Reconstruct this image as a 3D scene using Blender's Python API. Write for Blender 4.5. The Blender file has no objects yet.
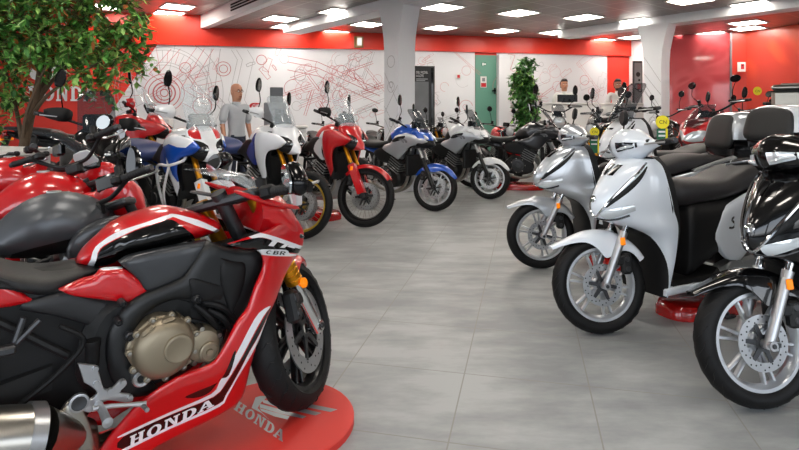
import bpy, math, random
import numpy as np
from mathutils import Vector as V, Matrix as MX
from mathutils.geometry import delaunay_2d_cdt
SC = bpy.context.scene
COL = SC.collection
R = math.radians
pi = math.pi
FPX, CX, HY, EYE = 555.0, 400.0, 112.0, 1.3      # camera: focal length in pixels, principal point, eye height

def ground(px, py, z0=0.0):
    d = (EYE - z0) * FPX / (py - HY)
    return ((px - CX) / FPX * d, d)

def at(px, py, d):
    """pixel + distance -> world point"""
    return V(((px - CX) / FPX * d, d, EYE - (py - HY) / FPX * d))

# ------------------------------------------------------------------ materials
def lin(c):
    if isinstance(c, str):
        c = c.lstrip('#'); c = [int(c[i:i+2], 16) / 255 for i in (0, 2, 4)]
    return tuple(x / 12.92 if x <= 0.04045 else ((x + 0.055) / 1.055) ** 2.4 for x in c) + (1.0,)

MATS = {}
def mat(name, col, rough=0.5, metal=0.0, coat=0.0, emit=None, es=0.0, trans=0.0, bump=None, alpha=None, var=None, spec=None, ior=None):
    if name in MATS: return MATS[name]
    m = bpy.data.materials.new(name); m.use_nodes = True
    nt = m.node_tree; b = nt.nodes['Principled BSDF']
    b.inputs['Base Color'].default_value = lin(col)
    b.inputs['Roughness'].default_value = rough
    b.inputs['Metallic'].default_value = metal
    b.inputs['Coat Weight'].default_value = coat
    b.inputs['Coat Roughness'].default_value = 0.04
    if spec is not None: b.inputs['Specular IOR Level'].default_value = spec
    if ior: b.inputs['IOR'].default_value = ior
    if trans: b.inputs['Transmission Weight'].default_value = trans
    if emit: b.inputs['Emission Color'].default_value = lin(emit); b.inputs['Emission Strength'].default_value = es
    if alpha is not None: b.inputs['Alpha'].default_value = alpha
    if bump or var:
        tc = nt.nodes.new('ShaderNodeTexCoord')
        nz = nt.nodes.new('ShaderNodeTexNoise')
        nt.links.new(tc.outputs['Object'], nz.inputs['Vector'])
        nz.inputs['Scale'].default_value = (bump or var)[0]; nz.inputs['Detail'].default_value = 4
        if bump:
            bp = nt.nodes.new('ShaderNodeBump'); bp.inputs['Strength'].default_value = bump[1]; bp.inputs['Distance'].default_value = bump[2]
            nt.links.new(nz.outputs['Fac'], bp.inputs['Height']); nt.links.new(bp.outputs['Normal'], b.inputs['Normal'])
        if var:
            rp = nt.nodes.new('ShaderNodeMapRange'); rp.inputs['To Min'].default_value = 1 - var[1]; rp.inputs['To Max'].default_value = 1 + var[1]
            nt.links.new(nz.outputs['Fac'], rp.inputs['Value'])
            mm = nt.nodes.new('ShaderNodeVectorMath'); mm.operation = 'SCALE'; mm.inputs[0].default_value = lin(col)[:3]
            nt.links.new(rp.outputs['Result'], mm.inputs['Scale']); nt.links.new(mm.outputs[0], b.inputs['Base Color'])
    MATS[name] = m
    return m

def paint(name, col, flake=0.0): return mat(name, col, 0.3, flake, 1.0)
RED = paint('red_paint', '#c2000c'); DRED = paint('dark_red_paint', '#7d0010', .3)
WHT = paint('white_paint', '#e6e8ec'); PWHT = paint('pearl_white_paint', '#dfe6ee', .05); BLU = paint('blue_paint', '#0b4fb8', .15)
NAVY = paint('navy_paint', '#1b2f86'); SIL = paint('silver_paint', '#b9bec4', .55); GRYP = paint('grey_paint', '#8d9196', .5)
BLK = mat('black_paint', '#040405', .25, 0, 1.0, spec=.15); MGRY = mat('satin_graphite', '#3a3c3f', .34, .35, .25); GRAPH = paint('graphite_paint', '#33353a', .4)
PLA = mat('black_plastic', '#101011', .5, spec=.3); PLG = mat('gloss_black_plastic', '#08080a', .15, spec=.35)
DGR = mat('dark_grey_plastic', '#1e1f21', .5); RUB = mat('tyre_rubber', '#0c0c0d', .6, bump=(90, .15, .004), spec=.3); GRIP = mat('grip_rubber', '#101011', .65)
SEAT = mat('seat_vinyl', '#141415', .5, bump=(260, .18, .003)); BSEAT = mat('brown_black_vinyl', '#221f20', .5, bump=(260, .18, .003)); BLSEAT = mat('blue_vinyl', '#2c3c6e', .55, bump=(260, .18, .003))
ALU = mat('cast_aluminium', '#b4b5b7', .33, .9); ALUD = mat('dark_cast_metal', '#4a4b4d', .42, .85); CHR = mat('chrome', '#e4e6e8', .07, 1.0); STEEL = mat('brushed_steel', '#a8a49c', .28, 1.0, var=(14, .12))
RIMS = mat('silver_rim', '#c9ccd0', .3, .75); RIMK = mat('black_rim', '#0c0c0d', .3, .2); GOLD = mat('gold_anodised', '#c8881d', .3, .85); RIMG = mat('gold_rim', '#c9a43a', .28, .85)
BRNZ = mat('bronze_engine_cover', '#8e836f', .42, .7, var=(8, .06)); ENG = mat('engine_black', '#18191a', .5, .3); ENGS = mat('engine_silver', '#8d8f90', .4, .8)
DISC = mat('brake_disc_steel', '#b6b8ba', .3, .9); HOLE = mat('shadow_hole', '#101010', .8)
AMB = mat('amber_lens', '#e07a10', .15, emit='#ff8a10', es=.25); LENS = mat('headlight_lens', '#dfe6ea', .06, .3, 1.0); LENSD = mat('dark_lens', '#20242a', .05, .4, 1.0); REDL = mat('red_lens', '#a00010', .1, coat=1)
GLASS = mat('smoked_screen', '#30363c', .03, alpha=.42, coat=.5); CLEAR = mat('clear_screen', '#c9d4da', .03, alpha=.28, coat=.6); MIRR = mat('mirror_glass', '#c6ccd0', .02, 1.0)
DEC = mat('white_decal', '#e8e8ea', .35); DECR = mat('red_decal', '#b5121a', .4); DECB = mat('black_decal', '#0c0c0e', .35); DECG = mat('grey_decal', '#7d7f84', .4, .3); SILD = mat('silver_decal', '#a9abae', .35, .5)
YEL = mat('yellow_tag', '#f4e21c', .5); GRNC = mat('green_card', '#1c6a4a', .6); TAGD = mat('tag_ink', '#4a4a12', .6)
PLAT = mat('red_platform', '#d2332a', .55, var=(3, .05)); CARD = mat('white_laminate', '#d9d8d6', .45)

# ------------------------------------------------------------------ mesh builder
def crv(pts, k=5, closed=True):
    """Catmull-Rom through 2D/3D points; a point with a trailing 'c' is a sharp corner"""
    P = [(tuple(p[:-1]), True) if p[-1] == 'c' else (tuple(p), False) for p in pts]
    n = len(P); out = []
    for i in range(n if closed else n - 1):
        p1, c1 = P[i]; p2, c2 = P[(i + 1) % n]
        p0 = P[(i - 1) % n][0] if (closed or i > 0) else p1
        p3 = P[(i + 2) % n][0] if (closed or i + 2 < n) else p2
        if c1: p0 = tuple(2 * a - b for a, b in zip(p1, p2))
        if c2: p3 = tuple(2 * b - a for a, b in zip(p1, p2))
        kk = 1 if (c1 and c2) else k
        for j in range(kk):
            t = j / kk
            out.append(tuple(0.5 * (2*b + (c - a) * t + (2*a - 5*b + 4*c - d) * t*t + (3*b - a - 3*c + d) * t**3) for a, b, c, d in zip(p0, p1, p2, p3)))
    if not closed: out.append(P[-1][0])
    return out

def inside(poly, x, y):
    x = np.asarray(x); y = np.asarray(y); r = np.zeros(x.shape, bool); n = len(poly)
    for i in range(n):
        x1, y1 = poly[i]; x2, y2 = poly[(i + 1) % n]
        if y1 == y2: continue
        r ^= ((y1 > y) != (y2 > y)) & (x < (x2 - x1) * (y - y1) / (y2 - y1) + x1)
    return r

def dist(poly, x, y):
    x = np.asarray(x, float); y = np.asarray(y, float); d = np.full(x.shape, 1e9); n = len(poly)
    for i in range(n):
        x1, y1 = poly[i]; x2, y2 = poly[(i + 1) % n]; dx, dy = x2 - x1, y2 - y1; L = dx*dx + dy*dy
        if L < 1e-14: continue
        t = np.clip(((x - x1) * dx + (y - y1) * dy) / L, 0, 1)
        d = np.minimum(d, (x - x1 - t*dx)**2 + (y - y1 - t*dy)**2)
    return np.sqrt(d)

def fill(outline, h, regions=(), Rr=0.0):
    """triangulate an outline on a fine grid, with inset rows that follow the edge so that rounded rims stay clean"""
    o2 = []; n = len(outline)
    for i in range(n):
        a, b = outline[i], outline[(i + 1) % n]; k = max(1, int(math.hypot(b[0]-a[0], b[1]-a[1]) / (h * 1.1)))
        for j in range(k): o2.append((a[0] + (b[0]-a[0])*j/k, a[1] + (b[1]-a[1])*j/k))
    n = len(o2); ar = sum(o2[i][0]*o2[(i+1) % n][1] - o2[(i+1) % n][0]*o2[i][1] for i in range(n)); sg = 1 if ar > 0 else -1
    rows = []; last = 0.0
    for fr in ((.06, .22, .5) if Rr > 0 else ()):
        d = fr * Rr
        if d < h * .08: continue
        xs, ys, prev = [], [], None
        for i in range(n):
            a, p, c = o2[i-1], o2[i], o2[(i+1) % n]; tx, ty = c[0]-a[0], c[1]-a[1]; L = math.hypot(tx, ty)
            if L < 1e-9: continue
            q = (p[0] - ty/L*d*sg, p[1] + tx/L*d*sg)
            if prev and math.hypot(q[0]-prev[0], q[1]-prev[1]) < h*.45: continue
            prev = q; xs.append(q[0]); ys.append(q[1])
        if not xs: continue
        xs, ys = np.array(xs), np.array(ys); kk = inside(outline, xs, ys) & (dist(outline, xs, ys) > d*.93)
        rows.append((xs[kk], ys[kk])); last = d
    xs = [p[0] for p in outline]; ys = [p[1] for p in outline]
    gx, gy = [], []; r = 0; y = min(ys) + h * .5
    while y < max(ys):
        x = min(xs) + (h * .5 if r % 2 else 0.02 * h)
        while x < max(xs): gx.append(x); gy.append(y); x += h
        y += h * .87; r += 1
    gx = np.array(gx); gy = np.array(gy)
    k = inside(outline, gx, gy) & (dist(outline, gx, gy) > last + h * .45)
    gx, gy = gx[k], gy[k]
    for a, b in rows: gx = np.concatenate([gx, a]); gy = np.concatenate([gy, b])
    k = np.ones(len(gx), bool)
    for rg in regions: k &= dist(rg, gx, gy) > h * .25
    pts = [V(p) for p in o2]; edges = []
    for rg in regions:
        b = len(pts); pts += [V(p) for p in rg]; m = len(rg)
        edges += [(b + i, b + (i + 1) % m) for i in range(m)]
    pts += [V((a, b)) for a, b in zip(gx[k], gy[k])]
    vs, es, fs, *_ = delaunay_2d_cdt(pts, edges, [list(range(n))], 1, 1e-6)
    P = np.array([(v.x, v.y) for v in vs]); T = []
    for f in fs:
        f = list(f)
        for i in range(1, len(f) - 1): T.append((f[0], f[i], f[i + 1]))
    T = np.array(T)
    c = P[T].mean(axis=1)
    T = T[inside(outline, c[:, 0], c[:, 1])]
    return P, T

class G:
    def __init__(s): s.v = []; s.f = []; s.m = []; s.flat = []
    def add(s, vs, fs, m=0, flat=False):
        b = len(s.v); s.v += [tuple(v) for v in vs]
        for i, f in enumerate(fs):
            s.f.append(tuple(b + j for j in f)); s.m.append(m[i] if isinstance(m, list) else m); s.flat.append(flat)
        return s
    def tr(s, Mx, start=0):
        s.v[start:] = [tuple(Mx @ V(v)) for v in s.v[start:]]; return s
    def box(s, c, d, m=0, b=0.0, Mx=None):
        x, y, z = c; a, e, f = d[0] / 2, d[1] / 2, d[2] / 2
        st = len(s.v)
        b = min(b, a * .9, e * .9, f * .9)
        if b <= 0:
            vs = [(x + i*a, y + j*e, z + k*f) for i in (-1, 1) for j in (-1, 1) for k in (-1, 1)]
            fs = [(0,1,3,2), (4,6,7,5), (0,4,5,1), (2,3,7,6), (0,2,6,4), (1,5,7,3)]
        else:
            def ring(hx, hy, bb, zz): return [(x+hx, y+hy-bb, zz), (x+hx-bb, y+hy, zz), (x-hx+bb, y+hy, zz), (x-hx, y+hy-bb, zz), (x-hx, y-hy+bb, zz), (x-hx+bb, y-hy, zz), (x+hx-bb, y-hy, zz), (x+hx, y-hy+bb, zz)]
            vs = ring(a-b, e-b, b*.3, z-f) + ring(a, e, b, z-f+b) + ring(a, e, b, z+f-b) + ring(a-b, e-b, b*.3, z+f)
            fs = [tuple(range(7, -1, -1)), tuple(range(24, 32))]
            for r in range(3):
                for i in range(8): fs.append((r*8+i, r*8+(i+1) % 8, r*8+8+(i+1) % 8, r*8+8+i))
        s.add(vs, fs, m)
        if Mx is not None: s.tr(Mx, st)
        return s
    def prism(s, o, y0, y1, m=0, b=0.0, Mx=None):
        """outline in x,z extruded along y, bevelled rims"""
        st = len(s.v); n = len(o)
        ar = sum(o[i][0]*o[(i+1) % n][1] - o[(i+1) % n][0]*o[i][1] for i in range(n)) / 2
        sg = 1 if ar > 0 else -1
        def inset(d):
            r = []
            for i in range(n):
                a, p, c = V(o[i-1]), V(o[i]), V(o[(i+1) % n])
                e1 = (p - a); e2 = (c - p)
                e1 = e1.normalized() if e1.length > 1e-9 else V((0, 0)); e2 = e2.normalized() if e2.length > 1e-9 else V((0, 0))
                nn = V((-(e1.y+e2.y), e1.x+e2.x)) * sg
                nn = nn.normalized() if nn.length > 1e-6 else V((0, 0))
                r.append(p + nn * d)
            return r
        if b > 0:
            i = inset(b); rings = [(i, y0), (o, y0 + b), (o, y1 - b), (i, y1)]
        else: rings = [(o, y0), (o, y1)]
        vs = [(p[0], y, p[1]) for r, y in rings for p in r]
        fs = []
        for k in range(len(rings) - 1):
            for i in range(n): fs.append((k*n+i, k*n+(i+1) % n, (k+1)*n+(i+1) % n, (k+1)*n+i))
        L = len(rings) - 1
        try: T = [tuple(t) for t in fill_simple(o)]
        except Exception: T = [tuple(range(n))]
        fs += T + [tuple(L*n + i for i in reversed(t)) for t in T]
        s.add(vs, fs, m)
        if Mx is not None: s.tr(Mx, st)
        return s
    def tube(s, path, r, m=0, n=8, cap=True, flat=1.0):
        P = [V(p) for p in path]; L = len(P)
        rr = r if isinstance(r, (list, tuple)) else [r] * L
        t0 = (P[1] - P[0]).normalized()
        u = t0.orthogonal().normalized(); vs = []
        for i in range(L):
            t = (P[min(i+1, L-1)] - P[max(i-1, 0)])
            t = t.normalized() if t.length > 1e-9 else t0
            u = (u - t * u.dot(t)); u = u.normalized() if u.length > 1e-6 else t.orthogonal().normalized()
            w = t.cross(u)
            for k in range(n):
                a = 2*pi*k/n; vs.append(P[i] + (u * math.cos(a) + w * math.sin(a) * flat) * rr[i])
        fs = [(i*n+k, i*n+(k+1) % n, (i+1)*n+(k+1) % n, (i+1)*n+k) for i in range(L-1) for k in range(n)]
        if cap: fs += [tuple(range(n-1, -1, -1)), tuple((L-1)*n+k for k in range(n))]
        return s.add(vs, fs, m)
    def cyl(s, p0, p1, r0, r1=None, m=0, n=16):
        return s.tube([p0, p1], [r0, r0 if r1 is None else r1], m, n)
    def lathe(s, prof, c=(0, 0, 0), ax='y', m=0, n=40, closed=False, a0=0, a1=2*pi):
        """prof: (offset along axis, radius); m may be a list per profile segment"""
        full = abs(a1 - a0 - 2*pi) < 1e-6; N = n if full else n + 1
        X = {'y': (V((0,1,0)), V((1,0,0)), V((0,0,1))), 'x': (V((1,0,0)), V((0,1,0)), V((0,0,1))), 'z': (V((0,0,1)), V((1,0,0)), V((0,1,0)))}[ax] if isinstance(ax, str) else None
        if X is None:
            d = V(ax).normalized(); u = d.orthogonal().normalized(); X = (d, u, d.cross(u))
        d, u, w = X; c = V(c); K = len(prof); vs = []
        for i in range(N):
            a = a0 + (a1 - a0) * i / n; e = u * math.cos(a) + w * math.sin(a)
            for o, r in prof: vs.append(c + d * o + e * r)
        fs = []; ms = []
        for i in range(n):
            j = (i + 1) % N
            for k in range(K if closed else K - 1):
                q = (k + 1) % K; fs.append((i*K+k, j*K+k, j*K+q, i*K+q)); ms.append(m[k] if isinstance(m, (list, tuple)) else m)
        return s.add(vs, fs, ms)
    def ball(s, c, r, m=0, n=16, Mx=None, k=8):
        rx, ry, rz = r if isinstance(r, (tuple, list)) else (r, r, r); st = len(s.v)
        vs = [(0, 0, -rz)]; 
        for i in range(1, k):
            t = -pi/2 + pi*i/k
            for j in range(n): a = 2*pi*j/n; vs.append((rx*math.cos(t)*math.cos(a), ry*math.cos(t)*math.sin(a), rz*math.sin(t)))
        vs.append((0, 0, rz)); T = len(vs) - 1; fs = []
        for j in range(n): fs.append((0, 1+(j+1) % n, 1+j)); fs.append((T, T-n+j, T-n+(j+1) % n))
        for i in range(k-2):
            for j in range(n): fs.append((1+i*n+j, 1+i*n+(j+1) % n, 1+(i+1)*n+(j+1) % n, 1+(i+1)*n+j))
        s.add(vs, fs, m)
        if Mx is not None: s.tr(Mx, st)
        s.tr(MX.Translation(V(c)), st); return s
    def loft(s, rings, m=0, cap=(True, True), closed=True):
        n = len(rings[0]); vs = [p for r in rings for p in r]; fs = []
        for i in range(len(rings) - 1):
            for k in range(n if closed else n - 1): fs.append((i*n+k, i*n+(k+1) % n, (i+1)*n+(k+1) % n, (i+1)*n+k))
        if closed and cap[0]: fs.append(tuple(range(n-1, -1, -1)))
        if closed and cap[1]: fs.append(tuple((len(rings)-1)*n + k for k in range(n)))
        return s.add(vs, fs, m)
    def xloft(s, st, m=0, n=20, k=3):
        """stations (x, zc, half width, half height, exponent) lofted along x"""
        st = crv(st, k, False) if k > 1 else st
        rings = []
        for x, zc, hw, hh, e in st:
            r = []
            for i in range(n):
                a = 2*pi*i/n; ca, sa = math.cos(a), math.sin(a)
                r.append((x, hw * math.copysign(abs(ca)**(2/e), ca), zc + hh * math.copysign(abs(sa)**(2/e), sa)))
            rings.append(r)
        return s.loft(rings, m)
    def puff(s, o, w, Rr=.06, h=.025, e=0.004, m=0, regions=(), p=1.0, off=0.0):
        """symmetrical cushion-like body over outline o (x,z); w = half width or function(x,z)"""
        rg = [r[0] for r in regions]
        P, T = fill(o, h, rg, Rr); x, z = P[:, 0], P[:, 1]
        d = dist(o, x, z); t = np.clip(d / Rr, 0, 1)
        W = np.array([w(a, b) for a, b in zip(x, z)]) if callable(w) else np.full(len(x), w)
        W = np.maximum(W, e)
        y = e + (W - e) * np.power(np.maximum(1 - (1 - t)**2, 0), .5 * p)
        c = P[T].mean(axis=1); mi = np.full(len(T), m)
        for r, mm in regions: mi[inside(r, c[:, 0], c[:, 1])] = mm
        N = len(P)
        vs = [(a, off + q, b) for a, q, b in zip(x, y, z)] + [(a, off - q, b) for a, q, b in zip(x, y, z)]
        fs = [tuple(t) for t in T] + [(t[0]+N, t[2]+N, t[1]+N) for t in T]; ms = [int(i) for i in mi] * 2
        for (a, b), k in rim(T).items(): fs.append((a, b, b+N, a+N)); ms.append(int(mi[k]))
        return s.add(vs, fs, ms)
    def panel(s, o, yf, th=.006, h=.025, bulge=0.0, Rr=.05, m=0, regions=(), side=1):
        """one curved side panel: y = yf(x,z) + bulge, mirrored by side"""
        rg = [r[0] for r in regions]
        P, T = fill(o, h, rg, Rr if bulge else 0.0); x, z = P[:, 0], P[:, 1]
        t = np.clip(dist(o, x, z) / Rr, 0, 1)
        y = np.array([yf(a, b) for a, b in zip(x, z)]) if callable(yf) else np.full(len(x), yf)
        y = y + bulge * np.sqrt(np.maximum(1 - (1 - t)**2, 0))
        c = P[T].mean(axis=1); mi = np.full(len(T), m)
        for r, mm in regions: mi[inside(r, c[:, 0], c[:, 1])] = mm
        N = len(P)
        vs = [(a, side*q, b) for a, q, b in zip(x, y, z)] + [(a, side*(q - th), b) for a, q, b in zip(x, y, z)]
        fs = [tuple(t) for t in T] + [(t[0]+N, t[2]+N, t[1]+N) for t in T]; ms = [int(i) for i in mi] * 2
        for (a, b), k in rim(T).items(): fs.append((a, b, b+N, a+N)); ms.append(int(mi[k]))
        return s.add(vs, fs, ms)
    def build(s, name, mats, parent=None, Mx=None, sharp=38, flat=False):
        if Mx is not None: s.tr(Mx)
        me = bpy.data.meshes.new(name)
        me.from_pydata(s.v, [], s.f)
        for m in (mats if isinstance(mats, (list, tuple)) else [mats]): me.materials.append(m)
        me.polygons.foreach_set('material_index', s.m)
        import bmesh
        bm = bmesh.new(); bm.from_mesh(me)
        bmesh.ops.recalc_face_normals(bm, faces=bm.faces); bm.to_mesh(me); bm.free()
        me.polygons.foreach_set('use_smooth', [not flat] * len(me.polygons))
        if not flat: me.set_sharp_from_angle(angle=R(sharp))
        me.update()
        o = bpy.data.objects.new(name, me); COL.objects.link(o)
        if parent is not None: o.parent = parent
        return o

def fill_simple(o):
    n = len(o)
    vs, es, fs, ov, *_ = delaunay_2d_cdt([V((p[0], p[1])) for p in o], [], [list(range(n))], 1, 1e-7)
    if len(vs) != n: raise ValueError
    mp = [x[0] for x in ov]; r = []
    for f in fs:
        q = [mp[i] for i in f]; cx = sum(o[i][0] for i in q) / len(q); cy = sum(o[i][1] for i in q) / len(q)
        if inside(o, np.array([cx]), np.array([cy]))[0]: r.append(q)
    return r

def rim(T):
    E = {}
    for k, t in enumerate(T):
        for a, b in ((t[0], t[1]), (t[1], t[2]), (t[2], t[0])):
            if (b, a) in E: del E[(b, a)]
            else: E[(int(a), int(b))] = k
    return E

def circ(cx, cz, r, n=24, a0=0, a1=2*pi, rz=None):
    rz = rz or r
    return [(cx + r*math.cos(a0 + (a1-a0)*i/n), cz + rz*math.sin(a0 + (a1-a0)*i/n)) for i in range(n if abs(a1-a0-2*pi) < 1e-6 else n+1)]

def tag(o, label, cat, group=None):
    o['label'] = label; o['category'] = cat
    if group: o['group'] = group
    return o
def thing(name, label, cat, loc=(0, 0, 0), rz=0.0, group=None, sc=1.0):
    o = bpy.data.objects.new(name, None); COL.objects.link(o)
    o.location = loc; o.rotation_euler = (0, 0, rz); o.scale = (sc, sc, sc); o.empty_display_size = .1
    return tag(o, label, cat, group)
def struct(o):
    o['kind'] = 'structure'; return o

# ------------------------------------------------------------------ lettering
def _r(x0, y0, x1, y1): return [(x0, y0), (x1, y0), (x1, y1), (x0, y1)]
def glyph(ch):
    """bold slab letters, unit height, polygons"""
    s, sf, lw = .13, .1, .24            # serif height, overhang, stem
    if ch == 'H': return 1.0, [_r(.05, 0, .45, s), _r(.05, 1-s, .45, 1), _r(.13, s, .37, 1-s), _r(.55, 0, .95, s), _r(.55, 1-s, .95, 1), _r(.63, s, .87, 1-s), _r(.37, .43, .63, .57)]
    if ch == 'N': return 1.02, [_r(.05, 0, .4, s), _r(.12, s, .27, 1-s), [(.05, 1-s), (.12, 1-s), (.35, 1-s), (.35, 1), (.05, 1)], [(.2, 1), (.42, 1), (.87, 0), (.7, 0)], _r(.7, 0.0, .87, 1-s), _r(.6, 1-s, .98, 1)]
    if ch == 'A': return 1.0, [_r(.0, 0, .36, s), _r(.56, 0, 1.0, s), [(.08, s), (.26, s), (.52, 1), (.36, 1)], [(.36, 1), (.6, 1), (.92, s), (.66, s)], _r(.26, .3, .7, .42)]
    def arc(cx, cy, rx, ry, rxi, ryi, a0, a1, n=14):
        o = [(cx + rx*math.cos(a0+(a1-a0)*i/n), cy + ry*math.sin(a0+(a1-a0)*i/n)) for i in range(n+1)]
        q = [(cx + rxi*math.cos(a0+(a1-a0)*i/n), cy + ryi*math.sin(a0+(a1-a0)*i/n)) for i in range(n+1)]
        return [[o[i], o[i+1], q[i+1], q[i]] for i in range(n)]
    if ch == 'O': return .98, arc(.49, .5, .44, .5, .2, .37, 0, 2*pi, 24)
    if ch == 'D': return .98, [_r(.05, 0, .5, s), _r(.05, 1-s, .5, 1), _r(.13, s, .37, 1-s)] + arc(.47, .5, .46, .5, .2, .37, -pi/2, pi/2)
    if ch == 'C': return .9, arc(.45, .5, .42, .5, .2, .33, R(50), R(310), 20)
    if ch == 'B': return .85, [_r(.08, 0, .3, 1), _r(.3, 0, .5, .15), _r(.3, .43, .5, .57), _r(.3, .85, .5, 1)] + arc(.48, .285, .33, .285, .12, .14, -pi/2, pi/2, 10) + arc(.48, .715, .3, .285, .1, .14, -pi/2, pi/2, 10)
    if ch == 'R': return .9, [_r(.08, 0, .3, 1), _r(.3, .4, .5, .54), _r(.3, .85, .5, 1), [(.38, .42), (.6, .42), (.88, 0), (.62, 0)]] + arc(.48, .7, .34, .3, .12, .15, -pi/2, pi/2, 10)
    return .5, []
def word(txt, sp=.04):
    x = 0; out = []
    for ch in txt:
        w, ps = glyph(ch)
        out += [[(x + a, b) for a, b in p] for p in ps]; x += w + sp
    return x - sp, out
def wing():
    """stylised feathered wing, unit width, polygons"""
    out = [crv([(0, .12), (.16, .44), (.5, .55), (.98, .5), (.82, .42), (.5, .44), (.3, .3), (.26, .1), (.12, 0)], 4)]
    for a, b, c, d in ((.34, .33, .86, .36), (.36, .22, .76, .26), (.36, .11, .66, .16), (.34, 0.02, .56, .06)):
        out.append(crv([(a, b), ((a+c)/2, b+.09), (c, d), ((a+c)/2, b+.015), (a, b-.06)], 4))
    return out
def lay(g, polys, f, m=0):
    """place 2D polygons through f(u,v)->3D as thin faces"""
    for p in polys: g.add([f(a, b) for a, b in p], [tuple(range(len(p)))], m)
    return g
def text_polys(txt, font_size=1.0):
    c = bpy.data.curves.new('t', 'FONT'); c.body = txt; c.size = font_size
    o = bpy.data.objects.new('t', c); COL.objects.link(o)
    me = bpy.data.meshes.new_from_object(o.evaluated_get(bpy.context.evaluated_depsgraph_get()))
    out = [[(me.vertices[i].co.x, me.vertices[i].co.y) for i in p.vertices] for p in me.polygons]
    bpy.data.objects.remove(o); bpy.data.curves.remove(c); bpy.data.meshes.remove(me)
    return out

# ================================================================== SETTING
random.seed(7)
def node_mat(name):
    m = bpy.data.materials.new(name); m.use_nodes = True; nt = m.node_tree
    return m, nt, nt.nodes['Principled BSDF'], nt.nodes.new, nt.links.new

W0 = V((-5.35, 12.3)); WD = V((10.05, 2.2)).normalized(); WN = V((WD.y, -WD.x))      # back wall line and its normal (to the room)
ZC, ZB, ZH = 3.19, 2.79, 3.47                                                          # low ceiling, band bottom, high ceiling
def wall_uv(px, py):
    rx = (px - CX) / FPX                       # t*(rx,1) on the wall line
    t = (W0.x * WN.x + W0.y * WN.y) / (rx * WN.x + WN.y)
    return ((V((rx * t, t)) - W0).dot(WD), EYE - (py - HY) / FPX * t)
def wp(u, z, off=0.0): p = W0 + WD * u + WN * off; return (p.x, p.y, z)
UEND = wall_uv(637, 60)[0]

# floor: grey concrete-look tiles, 59 cm, joints running 12.8 degrees off the view axis
FLR, nt, b, N, L = node_mat('grey_floor_tile')
tc = N('ShaderNodeTexCoord'); mp = N('ShaderNodeMapping'); L(tc.outputs['Object'], mp.inputs['Vector'])
T = .59; ga = R(-12.8)
mp.vector_type = 'TEXTURE'; mp.inputs['Location'].default_value = (.323, 2.758, 0); mp.inputs['Rotation'].default_value = (0, 0, ga); mp.inputs['Scale'].default_value = (T, T, T)
br = N('ShaderNodeTexBrick'); br.offset = 0; br.inputs['Scale'].default_value = 1; br.inputs['Brick Width'].default_value = 1; br.inputs['Row Height'].default_value = 1
br.inputs['Mortar Size'].default_value = .006; br.inputs['Mortar Smooth'].default_value = .2; br.inputs['Bias'].default_value = 0
br.inputs['Color1'].default_value = (.43, .43, .43, 1); br.inputs['Color2'].default_value = (.57, .57, .57, 1); br.inputs['Mortar'].default_value = (.5, .5, .5, 1)
L(mp.outputs[0], br.inputs['Vector'])
mp2 = N('ShaderNodeMapping'); mp2.inputs['Scale'].default_value = (1.6, 4.0, 1); L(tc.outputs['Object'], mp2.inputs['Vector'])
n1 = N('ShaderNodeTexNoise'); n1.inputs['Scale'].default_value = 1.3; n1.inputs['Detail'].default_value = 8; n1.inputs['Roughness'].default_value = .62; L(mp2.outputs[0], n1.inputs['Vector'])
n2 = N('ShaderNodeTexNoise'); n2.inputs['Scale'].default_value = .55; n2.inputs['Detail'].default_value = 3; L(tc.outputs['Object'], n2.inputs['Vector'])
ad = N('ShaderNodeMath'); ad.operation = 'ADD'; L(n1.outputs['Fac'], ad.inputs[0]); L(n2.outputs['Fac'], ad.inputs[1])
ad2 = N('ShaderNodeMath'); ad2.operation = 'MULTIPLY_ADD'; L(br.outputs['Color'], ad2.inputs[0]); ad2.inputs[1].default_value = .35; L(ad.outputs[0], ad2.inputs[2])
rp = N('ShaderNodeValToRGB'); L(ad2.outputs[0], rp.inputs['Fac'])
rp.color_ramp.elements[0].position = .78; rp.color_ramp.elements[0].color = lin('#8a8d8e'); rp.color_ramp.elements[1].position = 1.0; rp.color_ramp.elements[1].color = lin('#a9acac')
e = rp.color_ramp.elements.new(.9); e.color = lin('#9a9d9d')
# ramp input exceeds 1 on average, so scale it
sc_ = N('ShaderNodeMath'); sc_.operation = 'MULTIPLY'; sc_.inputs[1].default_value = .76; L(ad2.outputs[0], sc_.inputs[0]); L(sc_.outputs[0], rp.inputs['Fac'])
mx = N('ShaderNodeMix'); mx.data_type = 'RGBA'; L(br.outputs['Fac'], mx.inputs['Factor']); L(rp.outputs['Color'], mx.inputs['A']); mx.inputs['B'].default_value = lin('#8b8a84')
L(mx.outputs['Result'], b.inputs['Base Color']); b.inputs['Roughness'].default_value = .4; b.inputs['Specular IOR Level'].default_value = .35
bp = N('ShaderNodeBump'); bp.inputs['Strength'].default_value = .15; bp.inputs['Distance'].default_value = .003; L(n1.outputs['Fac'], bp.inputs['Height']); L(bp.outputs['Normal'], b.inputs['Normal'])

def slab(name, poly, z0, z1, m):
    g = G(); n = len(poly)
    g.add([(x, y, z0) for x, y in poly] + [(x, y, z1) for x, y in poly], [tuple(range(n-1, -1, -1)), tuple(range(n, 2*n))] + [(i, (i+1) % n, n+(i+1) % n, n+i) for i in range(n)])
    return g.build(name, m, flat=True)
wl = W0 + WD * -3.9; wr = W0 + WD * UEND
PA, PB, PC, PD, PE = V((6.42, 13.86)), V((7.78, 13.05)), V((8.12, 12.98)), V((9.35, 10.2)), V((10.6, -3.2))
floor_poly = [(-9.6, -3.2), (11.6, -3.2), (11.6, 17), (-9.6, 17)]
struct(slab('floor', floor_poly, -.1, 0, FLR))

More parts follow.
